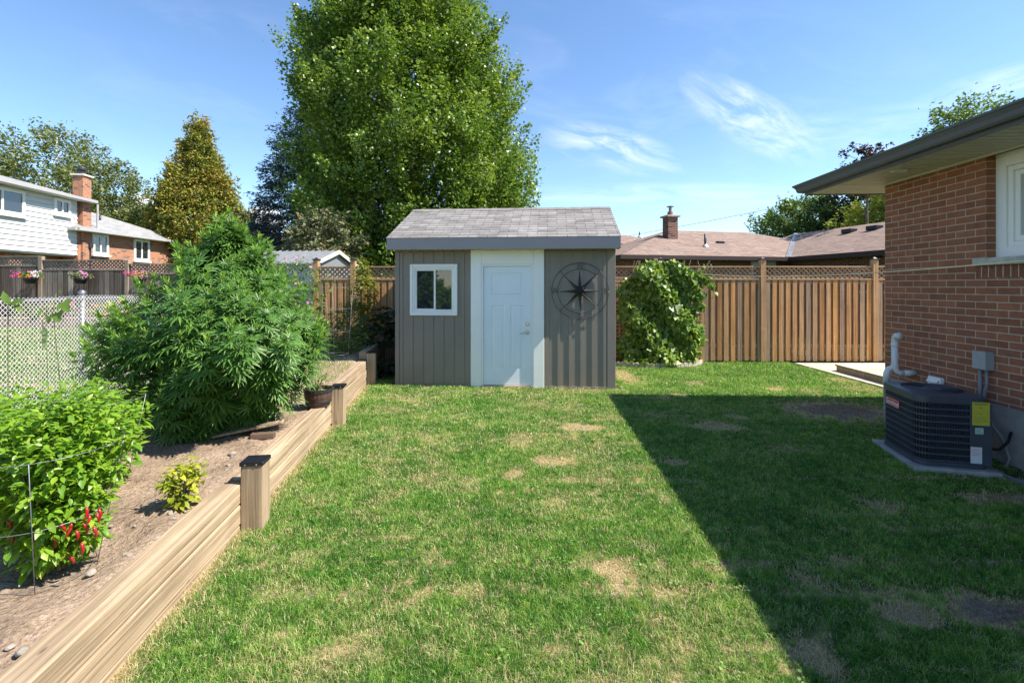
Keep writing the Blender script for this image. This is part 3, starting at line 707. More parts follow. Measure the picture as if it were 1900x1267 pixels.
for zc, nm in ((1.055, 'deadbolt'), (.915, 'handle')):
    mb = MB(); t_ = [(.002, .0), (.033, .0), (.034, .006), (.028, .012), (.0, .013)]
    mb.lathe(t_, 20)
    mb.v = [(x + 2.235, -.004 - z, y + zc) for x, y, z in mb.v]
    if nm == 'handle': mb.tube([(2.235, -.02, zc), (2.235, -.05, zc), (2.21, -.056, zc - .002), (2.16, -.056, zc - .010), (2.12, -.052, zc - .022), (2.105, -.050, zc - .020)], [.010, .009, .008, .007, .006, .004], 8)
    else: mb.lathe([(0, 0), (.012, 0)], 8)
    o = mb.build(nm, M['nickel'], sh, smooth=False); o.parent = door
# window
wf = MB(); X0, X1, Z0, Z1 = .25, 1.06, 1.19, 2.05
def frame(mb, x0, x1, z0, z1, w_, ya, yb): mb.box(x0, x0 + w_, ya, yb, z0, z1).box(x1 - w_, x1, ya, yb, z0, z1).box(x0 + w_, x1 - w_, ya, yb, z0, z0 + w_).box(x0 + w_, x1 - w_, ya, yb, z1 - w_, z1); return mb
tr_ = frame(MB(), X0 - .022, X1 + .022, Z0 - .022, Z1 + .022, .021, -.014, .02).build('window_trim', M['siding_dark'], sh)
frame(wf, X0, X1, Z0, Z1, .045, -.030, .03); frame(wf, X0 + .046, X1 - .046, Z0 + .046, Z1 - .046, .03, -.020, .03); frame(wf, X0 + .077, X1 - .077, Z0 + .077, Z1 - .077, .022, -.010, .03)
wf.box(X0 + .27, X0 + .29, -.034, -.029, Z0 + .015, Z0 + .022)
win = wf.build('window', M['white_vinyl'], sh, bevel=.003)
mb = MB().box(.655, .685, -.006, .02, Z0 + .10, Z1 - .10); frame(mb, X0 + .10, .668, Z0 + .10, Z1 - .10, .012, -.002, .02); o = mb.build('sash', M['white_vinyl'], sh, bevel=.002); o.parent = win
o = MB().box(X0 + .101, X1 - .101, .012, .016, Z0 + .101, Z1 - .101).build('pane', M['glass'], sh); o.parent = win
# roof: shingle courses as real overlapping strips
ov, so = .30, .055
run = SD / 2 + ov; zr = 3.165; ze2 = 2.462; rise = zr - ze2
ncs = 13; M['shingle'] = None
t = MT('grey_shingles', .95, .1)
sp = t.n('ShaderNodeSeparateXYZ'); t.L(t.tc.outputs['Object'], sp.inputs[0])
cb = t.n('ShaderNodeCombineXYZ'); t.L(sp.outputs[0], cb.inputs[0]); t.L(t.math('SUBTRACT', sp.outputs[2], ze2 - .004), cb.inputs[1])
br = t.n('ShaderNodeTexBrick'); t.L(cb.outputs[0], br.inputs['Vector']); br.offset = .5
for k_, v_ in (('Scale', 1), ('Mortar Size', .0035), ('Brick Width', .32), ('Row Height', rise / ncs)): br.inputs[k_].default_value = v_
br.inputs['Color1'].default_value = (.155, .145, .140, 1); br.inputs['Color2'].default_value = (.255, .243, .235, 1); br.inputs['Mortar'].default_value = (.20, .185, .175, 1)
# only the vertical joints are cut dark
fx = t.math('FRACT', t.math('ADD', t.math('DIVIDE', sp.outputs[0], .32), t.math('MULTIPLY', t.math('FLOOR', t.math('DIVIDE', t.math('SUBTRACT', sp.outputs[2], ze2 - .004), rise / ncs)), .5)))
c = t.mix(.8, br.outputs[0], t.ramp(t.noise(5, 5), [(.3, (.78,) * 3), (.7, (1.22,) * 3)]), 'MULTIPLY')
c = t.mix(.6, c, t.ramp(t.noise(160, 3), [(.3, (.55,) * 3), (.7, (1.4,) * 3)]), 'MULTIPLY')
c = t.mix(t.math('LESS_THAN', fx, .022), c, (.05, .045, .04)); t.col(c); t.bump(t.noise(130, 3), .5, .004); M['shingle'] = t.m
ro = MB(); th = .007
for sgn in (1, -1):
    for k in range(ncs):
        f0, f1 = k / ncs, (k + 1) / ncs
        ya, yb = -ov + run * f0, -ov + run * f1 + .02; za, zb_ = ze2 + rise * f0 + th, ze2 + rise * f1 + rise / run * .02 + .001
        if k == ncs - 1: yb = -ov + run; zb_ = zr
        P = [(ya, za), (yb, zb_), (yb, zb_ - .012), (ya, za - .013)]
        if sgn == -1: P = [(SD - p_[0], p_[1]) for p_ in P]
        ro.prism(P, -so - .012, SW + so + .012, 'x')
roof = ro.build('roof', M['shingle'], sh)
cap = MB(); 
cap.prism([(SD / 2 - .13, zr - .13 * rise / run + .011), (SD / 2, zr + .014), (SD / 2 + .13, zr - .13 * rise / run + .011), (SD / 2, zr + .002)], -so - .014, SW + so + .014, 'x')
o = cap.build('ridge_cap', M['shingle'], sh); o.parent = roof
dk = MB().prism([(-ov + .02, ze2 - .02), (SD / 2, zr - .02), (SD + ov - .02, ze2 - .02), (SD + ov - .02, ze2 - .05), (SD / 2, zr - .05), (-ov + .02, ze2 - .05)], -so, SW + so, 'x'); dk.build('roof_deck', M['fascia'], sh)
mb = MB().box(-so, SW + so, -ov, -ov + .018, ZE - .008, ze2 - .008).box(-so, SW + so, SD + ov - .018, SD + ov, ZE - .008, ze2 - .008)
for xa in (-so, SW + so - .016):
    for s_ in (0, 1):
        P = [(-ov + .019, ZE - .008), (.0, ZE - .008), (SD / 2, zr - .19), (SD / 2, zr - .014), (-ov + .019, ze2 - .010)]
        if s_: P = [(SD - p_[0] , p_[1]) for p_ in P]; 
        mb.prism(P, xa, xa + .016, 'x')
mb.build('fascia', M['fascia'], sh)
so_ = MB(); x = -so + .02
while x < SW + so - .03: so_.box(x, min(x + .072, SW + so - .02), -ov + .019, -.001, ZE + .001, ZE + .006).box(x + .072, min(x + .08, SW + so - .02), -ov + .019, -.001, ZE - .006, ZE + .006); x += .08
so_.build('soffit', M['cream_trim'], sh)

# compass wall ornament
M['ornament'] = plain('dark_painted_steel', C(.085, .084, .082), .38, .15, 20, .5, .5)
cp = thing('compass_ornament', 'dark metal compass rose with eight points hanging on the shed siding', 'wall ornament', (0, 0, 0), SA)
lc = Matrix.Rotation(SA, 4, 'Z') @ Vector((3.095, -.045, 1.60)) + Vector((-1.97, 8.10, 0)); cp.location = lc
mb = MB()
for rad, rt in ((.462, .0055), (.362, .0045)):
    n_ = 72; mb.tube([(rad * math.cos(2 * math.pi * i / n_), .01, rad * math.sin(2 * math.pi * i / n_)) for i in range(n_ + 1)], rt, 6)
for a in (45, 135, 225, 315): mb.tube([(.30 * math.cos(R(a)), .01, .30 * math.sin(R(a))), (.46 * math.cos(R(a)), .01, .46 * math.sin(R(a)))], .004, 6)
mb.build('rings', M['ornament'], cp, smooth=True)
st = MB()
for i in range(8):
    a = R(45 * i + 90) + R(1.5); ln = .355 if i % 2 == 0 else .335; b1 = R(22.5); w_ = .070
    tip = (ln * math.cos(a), .004, ln * math.sin(a)); l_ = (w_ * math.cos(a + b1), .004, w_ * math.sin(a + b1)); r_1 = (w_ * math.cos(a - b1), .004, w_ * math.sin(a - b1))
    mid = (.0, -.060, .0); bk_ = (0, .02, 0)
    st.poly([mid, l_, tip]); st.poly([mid, tip, r_1]); st.poly([bk_, tip, l_]); st.poly([bk_, r_1, tip])
st.build('star', M['ornament'], cp, fix=False)
for ch, (lx, lz), rot in (('N', (0, .412), 0), ('E', (.412, 0), 0), ('S', (0, -.412), 0), ('W', (-.412, 0), 0)):
    me = text_mesh(ch, .125, .003, bold=.0015); o = link('letter', me, M['ornament'], cp, (lx, .006, lz)); o.rotation_euler = (R(90), 0, 0)
    # serifs
    sf = MB(); 
    if ch in 'NW':
        for xx in ((-.036, .036)): sf.box(xx - .016, xx + .016, .002, .008, (.04 if ch == 'W' else -.045), (.046 if ch == 'W' else -.039))
        q = sf.build('serif', M['ornament'], cp, (lx, 0, lz)); q.parent = o; q.rotation_euler = (-R(90), 0, 0); q.location = (0, 0, 0)

# ================================================================ THE BRICK HOUSE AT THE RIGHT
HA = -math.atan(.044); HX, HYY = 4.715, 6.03
ho = thing('brick_bungalow', 'reddish brown brick house with deep grey eaves at the right edge', 'house', (HX, HYY, 0), HA)
M['brick'] = brickmat('red_brown_brick', C(.335, .135, .076), C(.235, .096, .058), C(.45, .36, .28))
ZF, ZS = .545, 2.965; wy0, wy1 = -3.6, -1.346; wz0, wz1 = 1.955, 2.93
mb = MB()
mb.box(0, .25, wy1, -.0, ZF, ZS).box(0, .25, wy0, wy1, ZF, wz0 - .075).box(0, .25, -10, wy0, ZF, ZS)
mb.box(.25, 9, -.25, 0, ZF, ZS).box(9, 9.2, -10, 0, ZF, ZS).box(0, 9, -10.2, -10, ZF, ZS)
wall = mb.build('wall', M['brick'], ho)
t = MT('rowlock', .85, .2)   # the course of bricks on edge under the window sill
sp = t.n('ShaderNodeSeparateXYZ'); t.L(t.tc.outputs['Object'], sp.inputs[0]); fr = t.math('FRACT', t.math('DIVIDE', sp.outputs[1], .0726))
c = t.ramp(t.noise(30, 4), [(.3, (.15, .062, .042)), (.7, (.27, .115, .075))]); c = t.mix(t.math('LESS_THAN', fr, .13), c, (.50, .42, .33)); t.col(c); t.bump(t.math('SUBTRACT', 1, t.math('LESS_THAN', fr, .13)), .5, .006)
o = MB().box(-.003, .02, wy0 + .02, wy1 + .10, wz0 - .19, wz0 - .076).build('rowlock_course', t.m, ho)
MB().box(-.012, .26, -10.2, .012, -.6, ZF).box(.26, 9.2, -.26, .002, -.6, ZF).build('foundation', plain('parged_concrete', C(.27, .26, .25), .9, .35, 4, bumpy=.4, bs=40), ho)
M['sill'] = plain('cast_sill', C(.45, .44, .38), .85, .2, 14, bumpy=.3)
MB().box(-.045, .24, wy0 - .1, wy1 + .10, wz0 - .072, wz0).build('sill', M['sill'], ho, bevel=.006)
wd_ = MB()
def yframe(mb, y0, y1, z0, z1, w_, xa, xb): mb.box(xa, xb, y0, y0 + w_, z0, z1).box(xa, xb, y1 - w_, y1, z0, z1).box(xa, xb, y0 + w_, y1 - w_, z0, z0 + w_).box(xa, xb, y0 + w_, y1 - w_, z1 - w_, z1); return mb
yframe(wd_, wy0, wy1, wz0 + .001, wz1, .10, .09, .24); yframe(wd_, wy0 + .101, wy1 - .101, wz0 + .102, wz1 - .101, .05, .11, .24)
wd_.box(.088, .24, wy0, wy1, wz1 + .001, ZS)
hw = wd_.build('window', M['white_vinyl'], ho, bevel=.005)
sx = MB(); ym = (wy0 + wy1) / 2; yframe(sx, ym - .03, wy1 - .153, wz0 + .154, wz1 - .153, .05, .125, .19); yframe(sx, wy0 + .153, ym - .032, wz0 + .154, wz1 - .153, .05, .15, .19)
o = sx.build('sash', M['white_vinyl'], ho, bevel=.004); o.parent = hw
o = MB().box(.17, .175, wy0 + .16, wy1 - .16, wz0 + .16, wz1 - .16).build('pane', M['glass'], ho); o.parent = hw
# eaves
M['gutter'] = plain('grey_gutter', C(.105, .110, .118), .4, .06, 2, .4)
M['soffit'] = plain('ivory_soffit', C(.62, .60, .52), .5, .03, 2)
OX = .62; sf = MB(); g_ = .096
y = -10.2
while y < -.001: sf.box(-OX, -.001, y, min(y + g_, 0) - .016, ZS, ZS + .01); y += g_
y = 0
while y < OX: sf.prism([(-OX, y), (-y if y < OX else -OX, y), (-min(y + g_ - .006, OX), y + g_ - .006), (-OX, y + g_ - .006)], ZS, ZS + .01, 'z') if y + g_ < OX else None; y += g_
x = -OX
while x < 9.6:
    a, b = x, x + g_ - .014
    ya = max(-a, 0.0) if a < 0 else 0; yb = max(-b, 0.0) if b < 0 else 0
    sf.prism([(a, ya + .002), (b, yb + .002), (b, OX), (a, OX)], ZS, ZS + .01, 'z'); x += g_
sf.box(-.02, .0, -10, 0, ZS - .02, ZS - .0005)
sof = sf.build('soffit', M['soffit'], ho)
MB().box(-OX, 9.6, -10.2, OX, ZS + .014, ZS + .03).build('groove_shade_backing', M['bark'], ho)  # backing coloured dark to paint shade into the gaps between soffit strips
MB().box(-OX - .018, -OX, -10.3, OX + .018, ZS - .012, ZS + .135).box(-OX, 9.6, OX, OX + .018, ZS - .012, ZS + .135).build('fascia', M['gutter'], ho)
gp = [(0, .0), (-.055, .0), (-.070, .018), (-.078, .055), (-.10, .085), (-.112, .092), (-.112, .112), (-.104, .112), (-.100, .100), (-.07, .07), (-.06, .02), (-.05, .010), (-.0, .010)]
gu = MB(); zo = ZS + .025; xo = -OX - .019
gu.prism([(xo + a, zo + b) for a, b in gp], -10.3, OX + .02, 'y')
gu.prism([(-( -OX - .019) + -a, zo + b) for a, b in gp], -OX - .02, 9.6, 'x')
# mitre block at the corner
gu.box(xo - .001, xo + .0, OX + .02, OX + .021, zo, zo + .01)
for i in range(len(gp) - 1):
    (a0, b0), (a1, b1) = gp[i], gp[i + 1]
    ycor = OX + .019
    gu.poly([(xo + a0, ycor, zo + b0), (xo + a1, ycor, zo + b1), (xo + a1, ycor - a1, zo + b1), (xo + a0, ycor - a0, zo + b0)])
    gu.poly([(xo, ycor - a0, zo + b0), (xo, ycor - a1, zo + b1), (xo + a1, ycor - a1, zo + b1), (xo + a0, ycor - a0, zo + b0)])
gu.build('gutter', M['gutter'], ho, fix=False)
M['brown_shingle'] = shinglemat('brown_shingles', C(.20, .145, .12), C(.29, .215, .18), C(.12, .085, .07), .30, .045, 1.0)
M['grey_shingle'] = shinglemat('grey_shingles_far', C(.23, .23, .235), C(.31, .31, .315), C(.18, .18, .18), .35, .06, 1.0, .12)
M['tan_shingle'] = shinglemat('tan_shingles_far', C(.42, .29, .19), C(.50, .36, .24), C(.30, .2, .14), .35, .06, 1.0, .12)
def hip(mb, x0, x1, y0, y1, z, pitch, thick=.12):
    w_, d_ = x1 - x0, y1 - y0; k = min(w_, d_) / 2; h_ = k * pitch
    A, B_, Cc, Dd = (x0, y0, z), (x1, y0, z), (x1, y1, z), (x0, y1, z)
    if w_ >= d_: E, G = (x0 + k, y0 + k, z + h_), (x1 - k, y0 + k, z + h_); fs = [[A, B_, G, E], [B_, Cc, G], [Cc, Dd, E, G], [Dd, A, E]]
    else: E, G = (x0 + k, y0 + k, z + h_), (x0 + k, y1 - k, z + h_); fs = [[A, B_, E], [B_, Cc, G, E], [Cc, Dd, G], [Dd, A, E, G]]
    for f_ in fs: mb.poly(f_)
    lo_ = [(p_[0], p_[1], p_[2] - thick) for p_ in (A, B_, Cc, Dd)]
    mb.poly(lo_[::-1])
    for i in range(4):
        P = [A, B_, Cc, Dd]; mb.poly([lo_[i], lo_[(i + 1) % 4], P[(i + 1) % 4], P[i]])
    return h_
rf = MB(); hip(rf, -OX - .03, 9.6, -10.4, OX + .03, ZS + .155, .30, .02); rf.build('roof', M['brown_shingle'], ho, fix=False)
# recessed light in the soffit
lp = (Matrix.Rotation(-HA, 4, 'Z') @ (at(1670, 316.5, (ZS - H) * F / (HY - 316.5)) - Vector((HX, HYY, 0))))
ri = MB().lathe([(.045, .0), (.085, -.002), (.09, -.008), (.055, -.012), (.045, .0)], 28, (lp.x, lp.y, ZS - .001)); rl_ = ri.build('downlight', M['white_vinyl'], ho, smooth=True)
o = MB().lathe([(.0, .0), (.05, 0)], 24, (lp.x, lp.y, ZS - .004)).build('lens', plain('frosted_lens', C(.6, .6, .55), .3, .02), ho); o.parent = rl_

# things on and by the wall.  wall local frame: x<0 is in front of the wall
def wy(px): # local y where the wall is seen at px
    D = 4.45 / ((px - CX) / F - .044); return (D - HYY) * math.sqrt(1 + .044 ** 2), D
def wz(px, py): return H + (HY - py) / F * wy(px)[1]
def wallthing(name, label, cat, px, py, group=None):
    y, D = wy(px); z = wz(px, py); p = Matrix.Rotation(HA, 4, 'Z') @ Vector((0, y, 0)) + Vector((HX, HYY, z))
    return thing(name, label, cat, p, HA, group)
M['pvc'] = plain('white_pvc', C(.66, .67, .66), .35, .04, 4)
vp = wallthing('vent_pipe', 'white plastic exhaust pipe with elbow rising from the brick wall', 'pipe', 1697, 692)
r0 = .033
MB().tube([(.0, 0, 0), (-.13, .0, 0)], r0, 16).build('wall_stub', M['pvc'], vp, smooth=True)
MB().tube([(-.13, 0, 0), (-.17, .005, -.0), (-.20, .01, .02), (-.215, .012, .06), (-.215, .012, .36)], r0, 16).build('riser', M['pvc'], vp, smooth=True)
MB().tube([(-.215, .012, .36), (-.217, .005, .41), (-.225, -.03, .435), (-.24, -.085, .438)], r0, 16, cap=False).tube([(-.236, -.07, .4375), (-.24, -.09, .438)], r0 + .006, 16).build('outlet_elbow', M['pvc'], vp, smooth=True)
MB().lathe([(r0 + .005, -.02), (r0 + .006, -.018), (r0 + .006, .018), (r0 + .005, .02)], 16, (-.215, .012, .33)).lathe([(r0 + .005, -.02), (r0 + .006, .02)], 16, (-.215, .012, .08)).build('collar', M['pvc'], vp, smooth=True)
MB().tube([(-.20, .01, .03), (-.23, .03, .055), (-.265, .04, .04), (-.285, .045, -.02), (-.29, .045, -.14)], r0, 16).build('drop_elbow', M['pvc'], vp, smooth=True)
dv = wallthing('dryer_vent', 'small white louvred vent cover on the brick wall behind the air conditioner', 'vent', 1741, 716)
MB().box(-.05, 0, -.085, .085, -.09, .10).build('hood', M['white_vinyl'], dv, bevel=.012)
mb = MB()
for k in range(3): mb.prism([(-.075, -.06 + k * .05), (-.052, -.03 + k * .05), (-.052, -.022 + k * .05), (-.078, -.055 + k * .05)], -.07, .07, 'y')
mb.build('louvre', M['white_vinyl'], dv)
eb = wallthing('disconnect_box', 'grey electrical disconnect box with two conduits on the brick wall', 'electrical box', 1834, 669)
M['box_grey'] = plain('grey_enamel', C(.30, .32, .34), .4, .05, 8, .4)
MB().box(-.085, 0, -.065, .065, -.088, .088).build('case', M['box_grey'], eb, bevel=.006)
MB().box(-.093, -.086, -.070, .070, -.08, .093).build('cover', M['box_grey'], eb, bevel=.003)
M['conduit'] = plain('grey_conduit', C(.19, .20, .21), .5, .08, 10)
MB().tube([(-.045, .035, -.088), (-.045, .035, -.34), (-.05, .03, -.52)], .017, 10).build('conduit', M['conduit'], eb, smooth=True)
MB().tube([(-.045, -.03, -.088), (-.045, -.035, -.22), (-.05, -.0, -.38), (-.06, .02, -.48), (-.05, -.06, -.56), (-.05, -.19, -.70), (-.06, -.27, -.86), (-.09, -.24, -1.0), (-.16, -.12, -1.06), (-.26, -.02, -1.05)], .014, 10).build('flexible_conduit', M['conduit'], eb, smooth=True)
ww = thing('window_well', 'galvanized corrugated window well liner sunk beside the foundation', 'window well', (0, 0, 0), HA)
p = Matrix.Rotation(HA, 4, 'Z') @ Vector((-.0, wy(1900)[0] - .20, 0)) + Vector((HX, HYY, 0)); ww.location = p
arc = [(-.36 * math.sin(R(a)) ** .8 if 0 < a < 180 else 0, .55 * math.cos(R(a))) for a in range(0, 181, 10)]
mb = MB()
for ring in range(6):
    za, zb_ = .045 - ring * .05, .045 - (ring + 1) * .05; k = .012 * (ring % 2)
    for (a, b), (c_, d_) in zip(arc[:-1], arc[1:]):
        mb.poly([(a * (1 + k), b, za), (c_ * (1 + k), d_, za), (c_ * (1 + .012 - k), d_, zb_), (a * (1 + .012 - k), b, zb_)])
mb.tube([(a, b, .047) for a, b in arc], .008, 6)
mb.build('liner', M['galv'], ww, fix=False)
mb = MB(); mb.poly([(a * .97, b * .97, .014) for a, b in arc]); mb.build('pit_shade_disc', plain('pit_shade_paint', C(.02, .017, .015), .95, .4, 20), ww)  # dark disc just above the turf; its colour stands in for the shaded hole

# ================================================================ AIR CONDITIONER
pd = gr(1706, 872); pf = gr(1640, 829)
dirv = (pf - pd); aca = math.atan2(-(pf.x - pd.x), (pf.y - pd.y))     # its left side runs away from us
AW = .55; AL = .66; AH = .635
ac = thing('air_conditioner', 'dark navy outdoor air conditioner unit with louvred sides and round top fan grille', 'air conditioner', (pd.x - .02, pd.y + .0, .05), aca)
pad = MB().box(-.05, AW + .08, -.06, AL + .10, -.1, .05).build('concrete_pad', M['concrete'], None, (pd.x - .02, pd.y + .0, 0), aca, bevel=.008)
tag(pad, 'flat concrete pad under the air conditioner', 'slab')
M['ac'] = plain('navy_grey_steel', C(.050, .060, .080), .42, .10, 6, .5)
M['ac_slot'] = plain('coil_black', C(.006, .007, .009), .6, .2, 30)
rc = .09
def rrect(x0, x1, y0, y1, r, n_=6):
    o_ = []
    for cx_, cy_, a0 in ((x1 - r, y0 + r, -90), (x1 - r, y1 - r, 0), (x0 + r, y1 - r, 90), (x0 + r, y0 + r, 180)):
        for k in range(n_ + 1): a = R(a0 + 90 * k / n_); o_.append((cx_ + r * math.cos(a), cy_ + r * math.sin(a)))
    return o_
def ring(mb, outer, inner, z0, z1):
    n_ = len(outer)
    for i in range(n_):
        j = (i + 1) % n_
        a, b, c_, d_ = outer[i], outer[j], inner[j], inner[i]
        mb.poly([(*a, z0), (*b, z0), (*b, z1), (*a, z1)]); mb.poly([(*d_, z1), (*c_, z1), (*c_, z0), (*d_, z0)]); mb.poly([(*a, z1), (*b, z1), (*c_, z1), (*d_, z1)]); mb.poly([(*d_, z0), (*c_, z0), (*b, z0), (*a, z0)])
ou = rrect(0, AW, 0, AL, rc); inn = rrect(.02, AW - .02, .02, AL - .02, rc - .02)
MB().prism(inn, .01, AH - .03, 'z').build('coil', M['ac_slot'], ac)
lv = MB(); nl = 9; lh = (AH - .11) / nl
in2 = rrect(.006, AW - .006, .006, AL - .006, rc - .006)
for k in range(nl + 1): ring(lv, rrect(-.001, AW + .001, -.001, AL + .001, rc), inn, .045 + k * lh, .045 + k * lh + .014)
per = []; tot_l = 0
for i in range(len(ou)):
    a, b = Vector(ou[i]), Vector(ou[(i + 1) % len(ou)]); m_ = max(1, int((b - a).length / .012))
    for k in range(m_): per.append((a.lerp(b, k / m_), (b - a).normalized()))
for p_, d_ in per[::1]:
    nn_ = Vector((d_.y, -d_.x)); q = p_ - nn_ * .006
    a, b = q - d_ * .0015, q + d_ * .0015; c_, e_ = b - nn_ * .008, a - nn_ * .008
    lv.prism([(a.x, a.y), (b.x, b.y), (c_.x, c_.y), (e_.x, e_.y)], .03, AH - .05, 'z')
lv.build('louvre', M['ac'], ac, fix=False)
MB().prism(rrect(-.004, AW + .004, -.004, AL + .004, rc), 0, .04, 'z').build('base_pan', M['ac'], ac, bevel=.004)
tp = MB(); to = rrect(-.008, AW + .008, -.008, AL + .008, rc + .008, 6)
cx_, cy_ = AW / 2, AL / 2; nn_ = len(to); rad = .235
# top: flat plate with a round hole
angs = [math.atan2(q[1] - cy_, q[0] - cx_) for q in to]
hole = [(cx_ + rad * math.cos(a), cy_ + rad * math.sin(a)) for a in angs]
for i in range(nn_):
    j = (i + 1) % nn_
    # subdivide between neighbours so that the hole is round
    K = 1 + int(abs(((angs[j] - angs[i] + math.pi) % (2 * math.pi)) - math.pi) / .12)
    for k in range(K):
        t0_, t1_ = k / K, (k + 1) / K; dA = ((angs[j] - angs[i] + math.pi) % (2 * math.pi)) - math.pi
        h0 = (cx_ + rad * math.cos(angs[i] + dA * t0_), cy_ + rad * math.sin(angs[i] + dA * t0_)); h1 = (cx_ + rad * math.cos(angs[i] + dA * t1_), cy_ + rad * math.sin(angs[i] + dA * t1_))
        o0 = tuple(to[i][c] * (1 - t0_) + to[j][c] * t0_ for c in (0, 1)); o1 = tuple(to[i][c] * (1 - t1_) + to[j][c] * t1_ for c in (0, 1))
        tp.poly([(*o0, AH), (*o1, AH), (*h1, AH + .014), (*h0, AH + .014)]); tp.poly([(*h0, AH + .014), (*h1, AH + .014), (*h1, AH - .03), (*h0, AH - .03)])
        tp.poly([(*o1, AH), (*o0, AH), (*o0, AH - .055), (*o1, AH - .055)])
tp.build('top_cover', M['ac'], ac, fix=False)
g = MB()
for k, rr_ in enumerate(np.arange(.075, .235, .0145)): g.tube([(cx_ + rr_ * math.cos(2 * math.pi * i / 40), cy_ + rr_ * math.sin(2 * math.pi * i / 40), AH + .016 - .05 * max(0, (.20 - rr_)) * 1.2) for i in range(41)], .0022, 5)
for i in range(8):
    a = 2 * math.pi * i / 8 + .2; g.tube([(cx_ + .06 * math.cos(a), cy_ + .06 * math.sin(a), AH + .006), (cx_ + .238 * math.cos(a), cy_ + .238 * math.sin(a), AH + .014)], .003, 5)
g.build('fan_grille', M['ac'], ac, smooth=True)
MB().lathe([(0, .015), (.07, .012), (.08, 0), (.08, -.02), (0, -.02)], 28, (cx_, cy_, AH + .0)).build('fan_hub', M['ac'], ac, smooth=False)
fb = MB()
for i in range(3):
    a = 2 * math.pi * i / 3
    fb.poly([(cx_ + r_ * math.cos(a + s_), cy_ + r_ * math.sin(a + s_), AH - .08 - z_) for r_, s_, z_ in ((.05, 0, 0), (.20, -.25, .0), (.21, .55, .06), (.05, .6, .03))])
fb.build('fan_blade', M['ac_slot'], ac, fix=False)
# control side: flat panel right of the front with labels
cp_ = MB().box(AW - .155, AW + .006, -.006, .0, .04, AH - .056).build('control_panel', M['ac'], ac, bevel=.002)
M['yellow'] = plain('yellow_label', C(.50, .46, .05), .5, .04, 30); M['label_white'] = plain('white_label', C(.62, .64, .66), .5, .04, 30)
M['teal'] = plain('pale_green_label', C(.42, .56, .52), .5, .04, 30); M['ink'] = plain('label_ink', C(.12, .12, .05), .6, .1, 20); M['red'] = plain('red_badge', C(.55, .025, .035), .4, .05, 20)
M['red_line'] = plain('red_print', C(.6, .12, .1), .5, .05, 20)
def label(name, x0, x1, z0, z1, m, lines, mm, y=-.0075, txt=()):
    o = MB().box(x0, x1, y - .001, y, z0, z1).build(name, m, ac)
    mb = MB()
    for (a, b, c_, d_) in lines: mb.box(x0 + a * (x1 - x0), x0 + b * (x1 - x0), y - .0015, y - .0011, z0 + c_ * (z1 - z0), z0 + d_ * (z1 - z0))
    q = mb.build('print', mm, ac); q.parent = o; return o
ln_ = [(.1, .9, .93, .955), (.1, .8, .88, .90), (.42, .58, .74, .77), (.12, .88, .62, .625), (.12, .88, .45, .455), (.12, .13, .45, .62), (.87, .88, .45, .62), (.2, .7, .55, .56), (.2, .6, .50, .51), (.1, .9, .36, .37), (.1, .75, .31, .32), (.1, .9, .26, .27), (.1, .85, .21, .22), (.1, .9, .16, .17), (.1, .5, .11, .12)]
label('energy_label', AW - .140, AW - .012, .395, .600, M['yellow'], ln_, M['ink'])
label('small_label', AW - .118, AW - .058, .318, .372, M['teal'], [(.1, .9, .7, .78), (.1, .7, .45, .52), (.1, .9, .2, .28)], M['ink'])
label('warning_label', AW - .152, AW - .068, .035 + .02, .20, M['label_white'], [(.0, 1, .68, .70), (.1, .9, .85, .87), (.1, .7, .78, .80), (.1, .9, .58, .6), (.1, .8, .5, .52)], M['red_line'])
# badge on the left side
bd_ = MB().prism(rrect(-.125, .125, -.038, .038, .016, 3), 0, .006, 'z')
bo = bd_.build('badge', M['red'], ac, bevel=.002); bo.rotation_euler = (R(90), 0, R(-90)); bo.location = (-.001, AL - .235, AH - .165)
me = text_mesh('Goodman', .060, .0008, bold=.0012); q = link('badge_lettering', me, M['label_white'], ac); q.parent = bo; q.location = (0, -.001, .0065)
q = MB(); n1 = rrect(-.120, .120, -.033, .033, .014, 3); n2_ = rrect(-.116, .116, -.029, .029, .012, 3); ring(q, n1, n2_, .0062, .0066); q = q.build('badge_border', M['label_white'], ac); q.parent = bo
ls = MB().tube([(AW + .0, .05, .18), (AW + .12, .10, .16), (AW + .22, .16, .22), (AW + .27, .2, .30)], .013, 8).build('line_set', M['black_plastic'], ac, smooth=True)

# clothesline
A, B_ = Vector((4.07, 10.3, 1.945)), Vector((4.60, 2.4, 2.03))
mb = MB(); pts = []
for i in range(41):
    s_ = i / 40; p = A.lerp(B_, s_); p.z -= .155 * 4 * s_ * (1 - s_); pts.append(p)
o = mb.tube(pts, .0065, 6).build('clothesline', plain('yellowish_cord', C(.75, .68, .42), .6, .05, 10), smooth=True); tag(o, 'pale yellow clothesline sagging from the vine to the brick house', 'clothesline')
# ================================================================ HOUSES BEYOND
M['brick2'] = brickmat('brown_brick_far', C(.19, .085, .06), C(.13, .06, .045), C(.34, .28, .22), .2245, .0726, .012, dark=(.05, .04, .04))
M['brick3'] = brickmat('orange_brick_far', C(.40, .17, .09), C(.33, .135, .075), C(.42, .33, .25), .2245, .0726, .012, dark=(.13, .08, .07))
M['brown_gutter'] = plain('brown_gutter', C(.055, .035, .032), .45, .08, 3)
M['grey_gutter'] = plain('pale_grey_gutter', C(.36, .36, .37), .45, .05, 3)
M['flash'] = plain('roof_flashing', C(.38, .39, .42), .5, .15, 6, .4, .3)
def vent(parent, x, y, z, h_, r_=.05, m='dark_metal', name='vent_pipe', base=True):
    mb = MB().tube([(x, y, z - .1), (x, y, z + h_)], r_, 10)
    o = mb.build(name, M[m], parent, smooth=True)
    if base: q = MB().lathe([(r_ + .02, .10), (r_ + .09, .0), (r_ + .09, -.05)], 10, (x, y, z)).build('boot', M['flash'], parent); q.parent = o
    return o
